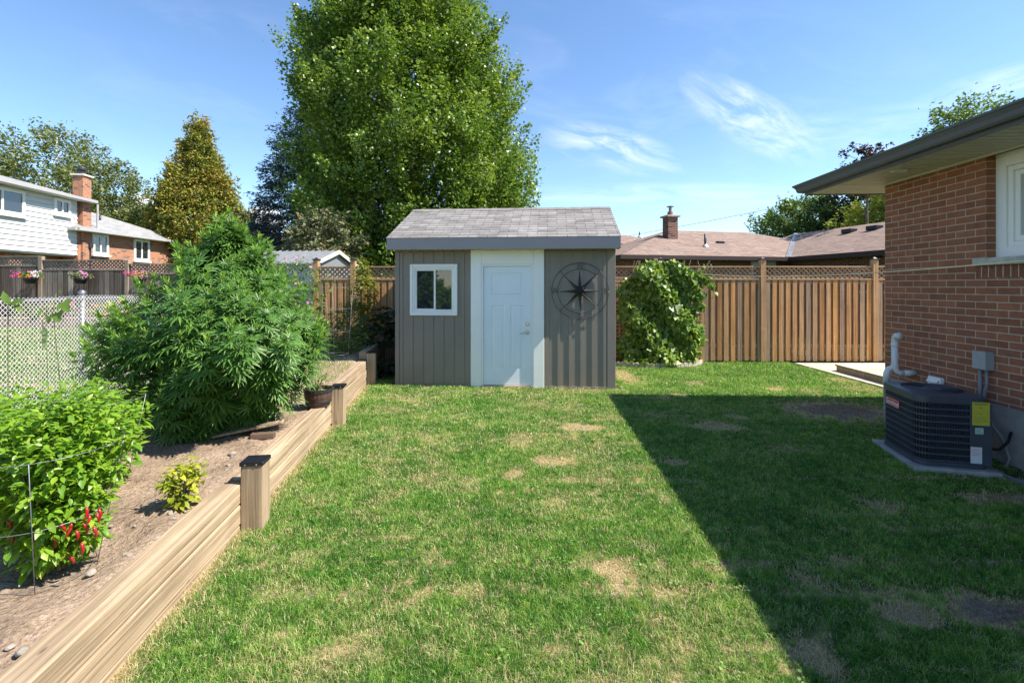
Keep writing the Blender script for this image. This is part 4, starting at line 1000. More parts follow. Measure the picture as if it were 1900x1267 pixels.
# brown brick bungalow straight behind the fence
BA = R(12); E0 = Vector((3.75, 16.4, 0))
bh = thing('brown_roof_house', 'low brick house with brown hip roof behind the wooden fence', 'house', (E0.x, E0.y, .1), BA)
EL = 6.75; ez = 2.65
rb = MB(); W_ = 12.5; Dp = 8.4
hh = hip(rb, 0, W_, 0, Dp, ez, .34, .02)
main = rb.build('roof', M['brown_shingle'], bh, fix=False)
# wing that comes towards us at the right
rb = MB(); wx0, wx1, wy0_, wy1_ = EL, EL + 8.4, -6.3, 4.4
E_ = (wx0 + 4.2, wy0_ + 4.2, ez + 4.2 * .34); G_ = (wx0 + 4.2, wy1_, ez + 4.2 * .34)
rb.poly([(wx0, wy0_, ez), (wx1, wy0_, ez), E_]); rb.poly([(wx0, wy1_, ez), (wx0, wy0_, ez), E_, G_]); rb.poly([(wx1, wy0_, ez), (wx1, wy1_, ez), G_, E_])
wing = rb.build('wing_roof', M['brown_shingle'], bh, fix=False)
o = MB().prism([(EL - .16, .0), (EL + .16, .0), (EL + 4.3, 4.2), (EL + 4.05, 4.2)], 0, .02, 'z').build('valley_flashing', M['flash'], bh)
me = o.data
for v_ in me.vertices: v_.co.z = ez + max(0, v_.co.y) * .34 + .03
gt = MB().box(-.06, EL, -.10, 0, ez - .13, ez + .01).box(EL - .10, EL, wy0_, -.10, ez - .13, ez + .01).box(EL - .1, wx1, wy0_ - .1, wy0_, ez - .13, ez + .01).box(-.06, 0, 0, Dp, ez - .13, ez + .01); gt.build('gutter', M['brown_gutter'], bh)
MB().box(0, EL, 0, .55, ez - .10, ez - .07).box(EL, EL + .55, wy0_, 0, ez - .10, ez - .07).box(0, .5, .55, Dp, ez - .10, ez - .07).build('soffit', M['cream_trim'], bh)
MB().box(.5, EL + .6, .55, .75, -.5, ez - .08).box(EL + .55, EL + .75, wy0_ + .5, .55, -.5, ez - .08).box(EL + .75, wx1, wy0_ + .5, wy0_ + .7, -.5, ez - .08).box(.3, .5, .55, Dp - .5, -.5, ez - .08).build('wall', M['brick2'], bh)
for (a, b) in ((EL - 1.2, EL - .15),): 
    f_ = MB().box(a, b, .50, .548, ez - 1.0, ez - .12).build('window', M['old_white'], bh); q = MB().box(a + .08, b - .08, .488, .499, ez - .95, ez - .3).build('pane', M['glass'], bh); q.parent = f_
f_ = MB().box(EL + .50, EL + .548, -3.4, -2.2, ez - 1.3, ez - .42).build('window', M['old_white'], bh); q = MB().box(EL + .488, EL + .499, -3.3, -2.3, ez - 1.2, ez - .5).build('pane', M['glass'], bh); q.parent = f_
sl = lambda y: ez + y * .34
vent(bh, 4.15, 1.35, sl(1.35), .5, .045)
MB().box(5.15, 5.45, 1.95, 2.15, sl(2.0) - .02, sl(2.0) + .09).build('roof_vent', M['black_plastic'], bh, bevel=.02)
for k, yv in enumerate((-.9, .15)): MB().box(EL + 2.9, EL + 3.25, yv, yv + .42, ez + 3.0 * .34, ez + 3.0 * .34 + .16).build('roof_vent', M['black_plastic'], bh, bevel=.02)
vent(bh, EL + 3.4, -2.4, ez + 3.4 * .34, .55, .06)
ch = thing('chimney', 'slim dark brick chimney with a clay pot above the brown roof', 'chimney', (0, 0, 0), BA)
p = at(1243.5, 430, 19.8); ch.location = (p.x, p.y, 2.4)
ch.parent = None
ctop = H + (HY - 404) / F * 19.8 - 2.4
c0 = MB().box(-.22, .22, -.22, .22, 0, ctop).build('stack', M['brick2'], ch)
MB().box(-.30, .30, -.30, .30, ctop, ctop + .07).build('cap', M['concrete'], ch, bevel=.01)
MB().lathe([(.12, 0), (.11, .17), (.09, .17), (.09, .1)], 16, (0, 0, ctop + .07)).build('flue_pot', plain('terracotta', C(.32, .12, .07), .8, .1), ch)
MB().tube([(0, 0, ctop + .2), (0, 0, ctop + .42)], .06, 12).lathe([(0, .04), (.15, 0), (.15, -.02), (0, -.02)], 16, (0, 0, ctop + .46)).build('cowl', M['galv'], ch, smooth=False)
MB().box(-.28, .28, -.28, .28, 0, ctop - 1.05).build('flashing', M['dark_metal'], ch)
ch.parent = bh; ch.matrix_parent_inverse = Matrix.Identity(4)
ch.location = Matrix.Rotation(-BA, 4, 'Z') @ (Vector((p.x, p.y, 0)) - Vector((E0.x, E0.y, 0))) + Vector((0, 0, 2.3)); ch.rotation_euler = (0, 0, 0)
for k_ in ('label', 'category'): del ch[k_]
# second house, only its roof corner shows past the shed
s2 = thing('distant_brown_house', 'part of a taller house with brown roof seen between shed roof and chimney', 'house', (at(1108, 430, 30).x, 30, .3), R(4))
rb = MB(); hip(rb, 0, 5.0, 0, 7, 4.05, .34, .18); rb.build('roof', M['brown_shingle'], s2, fix=False)
MB().box(-.05, 5.05, -.08, 0, 3.9, 4.06).build('gutter', M['brown_gutter'], s2)
MB().box(.4, 4.6, .4, 6.6, 0, 3.88).build('wall', M['cream_trim'], s2)
vent(s2, 3.55, 2.4, 4.75, .35, .05)

# white two-storey house at the left
WA = math.atan(.113); wh = thing('white_siding_house', 'two storey house clad in white siding with grey roof and brick chimney', 'house', (-21.0, 23.0, 0), WA)
sd = MB(); z = 3.17; n_ = 12; hb = (5.78 - 3.17) / n_
for k in range(n_): sd.prism([(0, z), (.045, z), (.045, z + .012), (.006, z + hb), (0, z + hb)], -14, 0, 'y'); z += hb
sd.box(-9, -.0, -14, -.001, 3.18, 5.78)
M['wsiding'] = plain('white_siding', C(.66, .66, .65), .5, .03, 2)
sd.build('siding', M['wsiding'], wh)
MB().box(-9, -.7, -14, -.05, 0, 3.1).box(-1.0, -.25, -3.2, -2.6, 0, 3.1).box(-.9, -.3, -8, -7, 0, 3.1).build('lower_wall', M['brick3'], wh)
MB().box(-9, -.02, -14, -.02, 3.1, 3.17).build('overhang', M['old_white'], wh)
rb = MB(); hip(rb, -9.5, .45, -15, .55, 5.90, .30, .02); rb.build('roof', M['grey_shingle'], wh, fix=False)
MB().box(.45, .55, -15, .6, 5.78, 5.91).box(-9.5, .45, .55, .65, 5.78, 5.91).build('gutter', M['grey_gutter'], wh)
MB().box(-.0, .45, -15, .55, 5.78, 5.80).box(-9.5, 0, 0, .55, 5.78, 5.80).build('soffit', M['old_white'], wh)
def hwin(parent, x, y0, y1, z0, z1, sash=2, sill=True, fm='white_vinyl'):
    mb = MB(); yframe(mb, y0, y1, z0, z1, .12, x, x + .07)
    if sash == 2: mb.box(x, x + .06, (y0 + y1) / 2 - .04, (y0 + y1) / 2 + .04, z0 + .12, z1 - .12)
    f_ = mb.build('window', M[fm], parent)
    q = MB().box(x + .01, x + .03, y0 + .121, y1 - .121, z0 + .121, z1 - .121).build('pane', M['glass'], parent); q.parent = f_
    if sill: q = MB().box(x, x + .14, y0 - .05, y1 + .05, z0 - .10, z0 - .002).build('sill', M['old_white'], parent); q.parent = f_
D_ = lambda px: 18.4 / (abs((px - CX) / F) - .113)
Ly = lambda px: (D_(px) - 23) * math.sqrt(1 + .113 ** 2)
hwin(wh, .022, Ly(-45), Ly(43), 4.62, 5.66); hwin(wh, .022, Ly(98), Ly(128), 4.98, 5.70)
cs = MB().box(-.28, .18, .15, .68, 0, 7.05).build('chimney', M['brick3'], wh)
q = MB().box(-.35, .25, .08, .75, 7.05, 7.13).build('chimney_cap', M['cream_trim'], wh); q.parent = cs
q = MB().tube([(-.05, .4, 7.13), (-.05, .4, 7.35)], .13, 12).lathe([(.0, .20), (.14, .16), (.2, .07), (.2, 0), (.15, 0)], 14, (-.05, .4, 7.36)).build('chimney_cowl', M['dark_metal'], wh); q.parent = cs
q = MB().tube([(.22, 1.03, 5.8), (.22, 1.03, 4.5)], .045, 8).build('downpipe', M['grey_gutter'], wh)
# orange brick house attached further back
BX = -20.95; oh = thing('orange_brick_house', 'single storey orange brick house with long grey hip roof beyond the yard', 'house', (BX, 24.2, 0), R(.6))
MB().box(-9, 0, -1.2, 6.2, 0, 4.33).build('wall', M['brick3'], oh)
rb = MB(); hip(rb, -9.3, .42, -1.7, 6.6, 4.45, .42, .02); rb.build('roof', M['grey_shingle'], oh, fix=False)
MB().box(.42, .53, -1.7, 6.65, 4.33, 4.46).box(-9.3, .42, 6.6, 6.7, 4.33, 4.46).box(-9.3, .42, -1.8, -1.7, 4.33, 4.46).build('gutter', M['grey_gutter'], oh)
MB().box(0, .42, -1.7, 6.6, 4.33, 4.35).build('soffit', M['old_white'], oh)
DB = lambda px: 20.95 / abs((px - CX) / F) - 24.2
hwin(oh, .002, DB(170), DB(200), 3.28, 4.30, fm='old_white'); hwin(oh, .002, DB(248), DB(277), 3.12, 4.30, fm='old_white')
vent(oh, -1.3, 1.6, 4.45 + 1.6 * .42, .4, .05)
MB().lathe([(0, 0), (.10, .02), (.1, .25), (0, .27)], 10, (.12, DB(164), 3.55)).tube([(.1, DB(164), 3.55), (.1, DB(164), 2)], .03, 8).build('power_meter', M['dark_metal'], oh)
# far tan roof and neighbour's small metal-roofed shed
fr_ = thing('tan_roof_house', 'distant house roof of pale tan shingles between two trees', 'house', (at(440, 440, 48).x, 48, 0), R(-4))
rb = MB(); hip(rb, 0, 9, 0, 8, H + (HY - 448) / F * 48, .38, .2); rb.build('roof', M['tan_shingle'], fr_, fix=False)
MB().box(.5, 8.5, .5, 7.5, 0, H + (HY - 449) / F * 48 - .2).build('wall', M['brick3'], fr_)
ns = thing('metal_roof_shed', 'small shed with grey ribbed metal roof behind the fence corner', 'shed', (at(497, 490, 12.6).x, 12.6, .3), R(-6))
zb_ = H + (HY - 489) / F * 12.6 - .3; w_ = (590 - 497) / F * 12.6
rb = MB(); rb.prism([(-.1, zb_), (1.3, zb_ + .42), (2.7, zb_), (2.7, zb_ - .03), (1.3, zb_ + .39), (-.1, zb_ - .03)], -.9, w_, 'x')
x = -.85
while x < w_: 
    rb.prism([(-.11, zb_ + .002), (1.3, zb_ + .424), (1.3, zb_ + .45), (-.11, zb_ + .03)], x, x + .035, 'x'); x += .2
M['metal_roof'] = plain('grey_metal_roof', C(.30, .31, .33), .4, .1, 4, .5, .4); rb.build('roof', M['metal_roof'], ns)
MB().prism([(0, 0), (2.6, 0), (2.6, zb_ - .03), (1.3, zb_ + .36), (0, zb_ - .03)], -.8, w_ - .08, 'x').build('wall', M['metal_roof'], ns)
MB().prism([(-.14, zb_ + .0), (1.3, zb_ + .44), (2.74, zb_), (2.74, zb_ - .1), (1.3, zb_ + .33), (-.14, zb_ - .1)], w_ + .001, w_ + .03, 'x').build('barge_board', M['cream_trim'], ns)

# utility pole, lamp arm, wire
up = thing('utility_pole', 'grey utility pole rising behind the brown roofs', 'pole', (at(1523, 400, 42).x, 42, 0))
MB().tube([(0, 0, 0), (0, 0, H + (HY - 364) / F * 42)], [.22, .15], 12).build('shaft', M['concrete'], up, smooth=True)
MB().tube([(0, 0, H + 5.2), (-.6, 0, H + 5.9), (-1.4, 0, H + 6.15), (-1.9, -.1, H + 6.1)], .06, 8).build('lamp_arm', M['galv'], up, smooth=True)
MB().box(-2.3, -1.8, -.2, .05, H + 6.0, H + 6.12).build('lamp_head', M['galv'], up, bevel=.03)
MB().box(-.3, -.1, -.2, .0, H + 6.7, H + 7.2).build('insulator', M['galv'], up, bevel=.02)
a, b = at(1523, 368, 42), at(960, 470, 60)
mb = MB(); mb.tube([a.lerp(b, i / 16) - Vector((0, 0, 1.2 * (i / 16) * (1 - i / 16))) for i in range(17)], .02, 5); tag(mb.build('overhead_wire', M['dark_metal']), 'thin overhead wire crossing the sky towards the utility pole', 'wire')

# ================================================================ PLANTS
rs = np.random.RandomState(21)
def unit(n): a = rs.normal(size=(n, 3)); return nrm(a)
def tubes(pairs, n=6):
    mb = MB()
    for pts, r_ in pairs: mb.tube(pts, r_, n, cap=False)
    return mb
MAPLE_T = ([(-.0, 0, 0), (-.32, .30, .03), (-.50, .62, .0), (-.20, .66, .04), (0, 1.0, -.06), (.20, .66, .04), (.50, .62, 0), (.32, .30, .03)], [(0, 7, 5, 4, 3, 1), (1, 3, 2), (7, 6, 5)])
KITE_T = ([(0, 0, 0), (-.30, .45, .05), (0, 1.0, -.05), (.30, .45, .05)], [(0, 3, 2), (0, 2, 1)])
NEED_T = ([(-.05, 0, 0), (.05, 0, 0), (.16, .5, .03), (0, 1, -.04), (-.16, .5, .03)], [(0, 1, 2, 3, 4)])
KITE5_T = ([(0, 0, 0), (-.46, .36, .06), (-.14, .62, .02), (0, 1.0, -.08), (.16, .60, .02), (.46, .38, .06)], [(0, 5, 4, 2, 1), (2, 4, 3)])
def tree(name, label, cat, base, prof, n_spray, per, lsize, twig, mats, group=None, tmpl=KITE_T, up=.55, trunk=(.25, .6), inner=.3, squash=1.0, droop=.0, flat=0, limbs=26, lean=0, seed=1, bark='bark', jit=.35, lump=.16, relief=.80):
    """prof: list of (height, radius).  Sprays of leaves stand on limbs through the crown's volume"""
    global rs
    rs = np.random.RandomState(seed)
    t = thing(name, label, cat, base, 0, group)
    zs_ = np.array([p_[0] for p_ in prof]); rsd = np.array([p_[1] for p_ in prof])
    zq = rs.uniform(zs_[0], zs_[-1], n_spray * 4); rq = np.interp(zq, zs_, rsd); k = rs.rand(len(zq)) < (rq / rsd.max()) ** 1.1 + .04
    zq, rq = zq[k][:n_spray], rq[k][:n_spray]; n = len(zq); az = rs.uniform(0, 2 * np.pi, n)
    lm = 1 + lump * np.sin(az * 3 + zq * 1.1 + seed) + lump * .8 * np.sin(az * 5 - zq * 1.9 + 2 * seed) + lump * .5 * np.sin(zq * 4.1 + az)
    deep = rs.rand(n) < inner
    rad = rq * lm * np.where(deep, rs.uniform(.3, .8, n), rs.uniform(relief, 1.04, n))
    O = np.stack([rad * np.cos(az) + lean * zq, rad * np.sin(az) * squash, zq], -1)
    outd = np.stack([np.cos(az), np.sin(az), np.zeros(n)], -1)
    Dd = nrm(outd * (1 - up) + np.array([0, 0, up - droop]) + rs.normal(size=(n, 3)) * .18)
    # leaves along each twig
    tt = rs.rand(n, per); rad_relief = 1; tw = twig * rs.uniform(.6, 1.3, n)[:, None]
    wid = (.10 + .30 * np.sin(np.pi * np.clip(tt, 0, 1) ** .8)) * tw * jit / .35
    off = rs.normal(size=(n, per, 3)) * wid[..., None] * .55
    if flat: off[..., 2] *= flat
    P = O[:, None, :] + Dd[:, None, :] * ((tt - .45) * tw)[..., None] + off
    P = P.reshape(-1, 3); A = nrm(np.repeat(outd * .6 + Dd * .5, per, 0) + rs.normal(size=(n * per, 3)) * .6 + np.array([0, 0, -.25]))
    N = nrm(np.repeat(outd * .35, per, 0) + np.array([0, 0, .75]) + rs.normal(size=(n * per, 3)) * .55)
    sz = lsize * rs.uniform(.6, 1.3, len(P))
    link('crown', leafmesh('crown', P, A, N, sz, *tmpl), mats, t)
    tops = zs_[-1]; mb = MB(); r0_ = trunk[0]
    K = 8; mb.tube([(lean * tops * .96 * i / K + .06 * math.sin(i), .05 * math.cos(i * 1.3), tops * .96 * i / K) for i in range(K + 1)], [r0_ * (1 - .93 * i / K) + .01 for i in range(K + 1)], 10)
    link_idx = rs.choice(n, min(limbs, n), replace=False)
    for i in link_idx:
        e = O[i]; z0_ = max(.1, e[2] - (np.hypot(e[0] - lean * e[2], e[1])) * (.9 if droop == 0 else .1)); f_ = max(.1, 1 - z0_ / tops)
        s_ = Vector((lean * z0_, 0, z0_)); m_ = s_.lerp(Vector(e), .5) + Vector((0, 0, .05 * tops * .3))
        mb.tube([s_, m_, Vector(e)], [r0_ * f_ * .35 + .01, r0_ * f_ * .22 + .008, .008], 6, cap=False)
    mb.build('trunk', M[bark], t, smooth=True, fix=False)
    return t
M['maple_leaf'] = leafmat('maple_leaves', [(0, (.045, .100, .015)), (.35, (.105, .185, .025)), (.7, (.205, .290, .042)), (.9, (.34, .41, .12)), (1, (.50, .46, .22))], .32, .38, .55, big=.4, bigscale=.8)
M['spruce'] = leafmat('spruce_needles', [(0, (.022, .045, .040)), (.5, (.050, .088, .082)), (1, (.11, .16, .16))], .05, .6)
M['cedar'] = leafmat('cedar_sprays', [(0, (.075, .115, .018)), (.4, (.17, .19, .028)), (.72, (.31, .26, .042)), (1, (.48, .25, .06))], .2, .6, big=.45, bigscale=.7)
M['birch_leaf'] = leafmat('birch_leaves', [(0, (.065, .095, .025)), (.5, (.13, .165, .042)), (.85, (.22, .23, .07)), (1, (.38, .32, .15))], .3, big=.3)
M['purple_leaf'] = leafmat('purple_leaves', [(0, (.020, .012, .016)), (.6, (.055, .028, .032)), (1, (.10, .055, .045))], .2)
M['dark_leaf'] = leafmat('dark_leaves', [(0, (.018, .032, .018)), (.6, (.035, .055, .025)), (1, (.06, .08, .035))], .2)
M['green_leaf'] = leafmat('green_leaves', [(0, (.055, .105, .022)), (.5, (.11, .18, .038)), (1, (.20, .27, .065))], .35, big=.3)
M['yellow_leaf'] = leafmat('yellowish_leaves', [(0, (.09, .13, .018)), (.5, (.17, .21, .028)), (1, (.30, .28, .05))], .4, big=.3)
M['olive_leaf'] = leafmat('olive_leaves', [(0, (.07, .09, .035)), (.5, (.14, .165, .075)), (.85, (.22, .235, .13)), (1, (.28, .15, .08))], .15, .5, .3)
T = at(797, 540, 20.6)
tree('maple_tree', 'tall leafy green maple towering behind the shed', 'tree', (T.x, 20.6, .2), [(.5, 2.9), (1.8, 3.6), (3.3, 4.2), (5.2, 4.55), (7.2, 4.5), (9.4, 4.15), (11.7, 3.6), (14, 2.6), (16, 1.4), (17.2, .4)],
     2100, 180, .125, 1.6, M['maple_leaf'], tmpl=KITE5_T, up=.66, trunk=(.30, 0), inner=.22, limbs=110, seed=4, lump=.085, lean=-.10, jit=.22, relief=.70)
tree('small_maple', 'small yellowish tree peeking out at the right foot of the tall maple', 'tree', (at(948, 500, 27).x, 27, .2), [(2.2, .8), (3.4, 1.5), (4.6, 1.6), (5.6, 1.0), (6.2, .2)], 130, 70, .16, .8, M['yellow_leaf'], up=.45, seed=8, trunk=(.12, 0))
tree('spruce_tree', 'dark blue-green spruce behind the left side of the tall maple', 'tree', (at(578, 540, 22.4).x, 22.6, .2), [(1.0, 3.3), (3.0, 3.05), (5, 2.3), (7, 1.6), (9, .9), (10.2, .1)], 800, 110, .14, 1.15, M['spruce'], tmpl=NEED_T, up=.10, droop=.22, flat=.35, inner=.25, limbs=60, seed=6, lump=.10, trunk=(.2, 0))
tree('viburnum_shrub', 'olive grey large-leaved shrub in front of the spruce', 'shrub', (at(598, 520, 15.6).x, 15.8, .3), [(.6, .6), (1.7, 1.05), (2.6, 1.1), (3.4, .85), (3.85, .25)], 300, 46, .13, .5, M['olive_leaf'], up=.5, inner=.25, seed=9, trunk=(.05, 0), limbs=14)
tree('cedar_tree', 'golden green cone-shaped cedar standing behind the bushy plant', 'tree', (at(368, 540, 32).x, 32, .4), [(1.2, 2.8), (3.2, 3.1), (5, 2.75), (7.5, 1.95), (9.6, 1.1), (11.3, .5), (12.6, .08)], 1100, 90, .17, 1.0, M['cedar'], up=.75, inner=.25, seed=12, lump=.12, limbs=30, trunk=(.22, 0))
tree('birch_tree', 'tall birch with white trunk and thin leaves behind the white house', 'tree', (at(105, 540, 36).x, 36, .4), [(4, 2.2), (6, 3.3), (9, 3.6), (11, 3.0), (12.4, 1.8), (13.2, .4)], 260, 66, .22, 1.5, M['birch_leaf'], up=.5, inner=.4, seed=13, bark='birch_bark', trunk=(.2, 0), limbs=60, lump=.22, jit=.45)
tree('birch_tree', 'wide thin-leaved tree at the far left above the grey roof', 'tree', (at(-20, 540, 34).x, 34, .4), [(4, 2), (6, 3.0), (8.4, 3.1), (10.2, 2.0), (11.2, .4)], 210, 60, .22, 1.4, M['birch_leaf'], up=.5, inner=.4, seed=14, bark='birch_bark', trunk=(.2, 0), limbs=50, lump=.22, jit=.45)
tree('leafy_tree', 'mid green tree behind the brick chimney of the white house', 'tree', (at(185, 540, 33).x, 33, .4), [(3, 2), (5, 2.9), (7.3, 2.9), (9.0, 1.8), (9.8, .4)], 320, 60, .2, 1.2, M['birch_leaf'], up=.45, inner=.35, seed=15, lump=.2, limbs=20)
tree('leafy_tree', 'low olive green tree above the end of the long grey roof', 'tree', (at(255, 540, 38).x, 38, .4), [(3, 2), (4.6, 2.6), (6.4, 2.3), (7.4, 1.0), (7.9, .2)], 260, 60, .2, 1.2, M['birch_leaf'], up=.45, inner=.35, seed=16, lump=.2, limbs=20)
tree('purple_tree', 'small dark purple leaved tree between the cedar and the spruce', 'tree', (at(472, 540, 40).x, 40, .4), [(3.4, .8), (4.8, 1.7), (6, 1.7), (7.2, .9), (7.8, .2)], 120, 50, .18, .9, M['purple_leaf'], up=.5, seed=17, lump=.2)
tree('green_tree', 'green tree with loose leaves above the brown roof ridge', 'tree', (at(1497, 540, 36).x, 36, .4), [(3, 1.8), (4.8, 2.9), (6.3, 2.7), (7.4, 1.5), (7.9, .3)], 360, 60, .22, 1.2, M['green_leaf'], up=.4, seed=18, lump=.22, jit=.4)
tree('dark_tree', 'dark purple-green tree rising past the corner of the eaves', 'tree', (at(1592, 540, 33).x, 33, .4), [(2.5, 1.8), (4.5, 2.3), (6.6, 2.1), (8.4, 1.5), (9.6, .3)], 340, 60, .2, 1.0, M['dark_leaf'], up=.5, seed=19, lump=.2)
tree('yellow_green_tree', 'yellow-green tree under the soffit beside the brick corner', 'tree', (at(1655, 540, 26).x, 26, .4), [(1.2, 1.6), (3.2, 2.3), (4.6, 2.3), (5.6, 1.5), (6.2, .3)], 330, 60, .17, 1.0, M['yellow_leaf'], up=.5, seed=20, lump=.2)
tree('tall_tree', 'loose green treetop showing above the grey gutter of the brick house', 'tree', (at(1795, 540, 24).x, 24, .4), [(7.2, .6), (8.6, 1.3), (9.6, 1.4), (10.2, 1.0), (10.6, .2)], 130, 44, .17, .9, M['green_leaf'], up=.45, seed=22, lump=.32, jit=.45, trunk=(.2, 0))
tree('purple_tree', 'few dark purple leaf clusters just above the gutter', 'tree', (at(1612, 540, 21).x, 21, .4), [(5.3, .3), (6.2, .9), (6.9, .9), (7.35, .5), (7.6, .1)], 50, 40, .15, .5, M['purple_leaf'], up=.5, seed=23, lump=.2, trunk=(.1, 0))

# ---- the big palmate-leaved bush
OV = ([(0, 0, 0), (-.22, .28, .03), (0, .3, -.02), (.22, .28, .03), (-.20, .62, -.01), (0, .64, -.06), (.20, .62, -.01), (0, 1, -.18)], [(0, 2, 1), (0, 3, 2), (1, 2, 5, 4), (2, 3, 6, 5), (4, 5, 7), (5, 6, 7)])
def palmate():
    V, Fc = [], []
    for a, ln in ((0, 1), (27, .93), (-27, .93), (55, .76), (-55, .76), (88, .5), (-88, .5)):
        ca, sa = math.cos(R(a)), math.sin(R(a)); n_ = len(V); w_ = .066 * (.7 + .3 * ln)
        for (x, y, z) in ((0, 0, 0), (-w_, .34 * ln, -.01), (0, .34 * ln, -.035), (w_, .34 * ln, -.01), (-w_ * .72, .68 * ln, -.055), (0, .68 * ln, -.072), (w_ * .72, .68 * ln, -.055), (0, ln, -.17)):
            V.append((x * ca + y * sa, -x * sa + y * ca, z))
        Fc += [(n_, n_+2, n_+1), (n_, n_+3, n_+2), (n_+1, n_+2, n_+5, n_+4), (n_+2, n_+3, n_+6, n_+5), (n_+4, n_+5, n_+7), (n_+5, n_+6, n_+7)]
    return V, Fc
rs = np.random.RandomState(31)
base = Vector((at(418, 700, 4.72).x, 4.72, .29))
cb_ = thing('hemp_bush', 'huge bushy green plant with long narrow-fingered leaves filling the middle of the garden bed', 'plant', base)
PR = [(.03, .32), (.17, .50), (.5, .80), (.98, .99), (1.2, .84), (1.48, .56), (1.8, .29), (1.98, .10), (2.10, .02)]
pz, pr = np.array([p_[0] for p_ in PR]), np.array([p_[1] for p_ in PR])
n = 520; zq = rs.uniform(0.03, 2.03, n * 3); rq = np.interp(zq, pz, pr); k = rs.rand(len(zq)) < rq / 1.15 + .08; zq, rq = zq[k][:n], rq[k][:n]; n = len(zq); az = rs.uniform(0, 2 * np.pi, n)
deep = rs.rand(n) < .25
lmp = 1 + .10 * np.sin(3 * az + 4 * zq) + .08 * np.sin(5 * az - 7 * zq)
rad = np.where(deep, rs.uniform(.45, .8, n), rs.uniform(.84, 1.03, n)) * rq * lmp
# the bush leans away from the timbers low down
O = np.stack([rad * np.cos(az) * np.where(np.cos(az) < 0, np.interp(zq, [0, .2, .6, 1.2, 2], [1.45, 1.30, 1.15, 1.08, 1.0]), np.interp(zq, [0, .3, .7, 1.0], [.62, .70, .92, 1.02])), rad * np.sin(az) * .88, zq], -1)
O[0] = (0.02, 0, 2.08); O[1] = (.06, -.04, 1.95); O[2] = (-.05, .03, 1.9)
outd = np.stack([np.cos(az), np.sin(az), 0 * az], -1)
AX = nrm(outd * .55 + np.array([0, 0, .95]) + rs.normal(size=(n, 3)) * .12)
P, A, N, Sz = [], [], [], []
for i in range(n):
    ax = AX[i]; e1 = nrm(np.cross(ax, [0.3, .5, .8])); e2 = np.cross(ax, e1); K = rs.randint(14, 19); sc = rs.uniform(.8, 1.15)
    for j in range(K):
        f_ = j / (K - 1); ph = j * 2.4 + i; rd = e1 * math.cos(ph) + e2 * math.sin(ph)
        el = .95 - 1.15 * f_                        # young leaves stand up, older ones hang
        d = nrm(rd * math.cos(el) + ax * math.sin(el) + np.array([0, 0, -.10 * f_]))
        st_ = O[i] + ax * (.04 - .26 * f_) * sc
        sz_ = sc * (.035 + .118 * min(1, f_ * 1.6) * (1 - .12 * f_)) * rs.uniform(.85, 1.15)
        P.append(st_ + d * (.015 + .05 * f_)); A.append(nrm(d + np.array([0, 0, -.10 * f_]) + outd[i] * .15)); N.append(nrm(ax * .9 + outd[i] * .35 + np.array([0, 0, .5]) + rs.normal(size=3) * .18)); Sz.append(sz_)
P = np.array(P); keep = P[:, 2] > .015; P, A, N, Sz = P[keep], np.array(A)[keep], np.array(N)[keep], np.array(Sz)[keep]
M['hemp'] = leafmat('narrow_leaves', [(0, (.050, .135, .026)), (.45, (.085, .195, .036)), (.85, (.14, .26, .05)), (1, (.25, .36, .08))], .30, .42, .45, big=.35, bigscale=2.0)
link('foliage', leafmesh('foliage', P, A, N, Sz, *palmate()), M['hemp'], cb_)
tp_, ta_ = [], []
for i in range(n):
    for j in range(9):
        ph = j * 2.4; e = nrm(AX[i] * 1.1 + .55 * np.array([math.cos(ph), math.sin(ph), 0])); tp_.append(O[i] + AX[i] * (.01 + .012 * j * .5)); ta_.append(e)
ta_ = np.array(ta_); link('shoot_tips', leafmesh('shoot_tips', np.array(tp_), ta_, unit(len(tp_)), .07 * rs.uniform(.6, 1.2, len(tp_)), [(x * .45, y, z) for x, y, z in OV[0]], OV[1]), leafmat('young_shoots', [(0, (.14, .28, .04)), (1, (.30, .44, .09))], .35), cb_)
mb = MB(); mb.tube([(0, 0, -.05), (.01, .01, .6), (.0, 0, 1.3), (.02, 0, 2.05)], [.035, .028, .018, .005], 8)
for i in range(0, n, 4):
    e = Vector(O[i]); s_ = Vector((0, 0, max(.05, e.z - .55 * math.hypot(e.x, e.y)))); mb.tube([s_, s_.lerp(e, .6) + Vector((0, 0, -.03)), e], [.010, .007, .004], 5, cap=False)
mb.build('stem', M['stem'], cb_, smooth=True, fix=False)

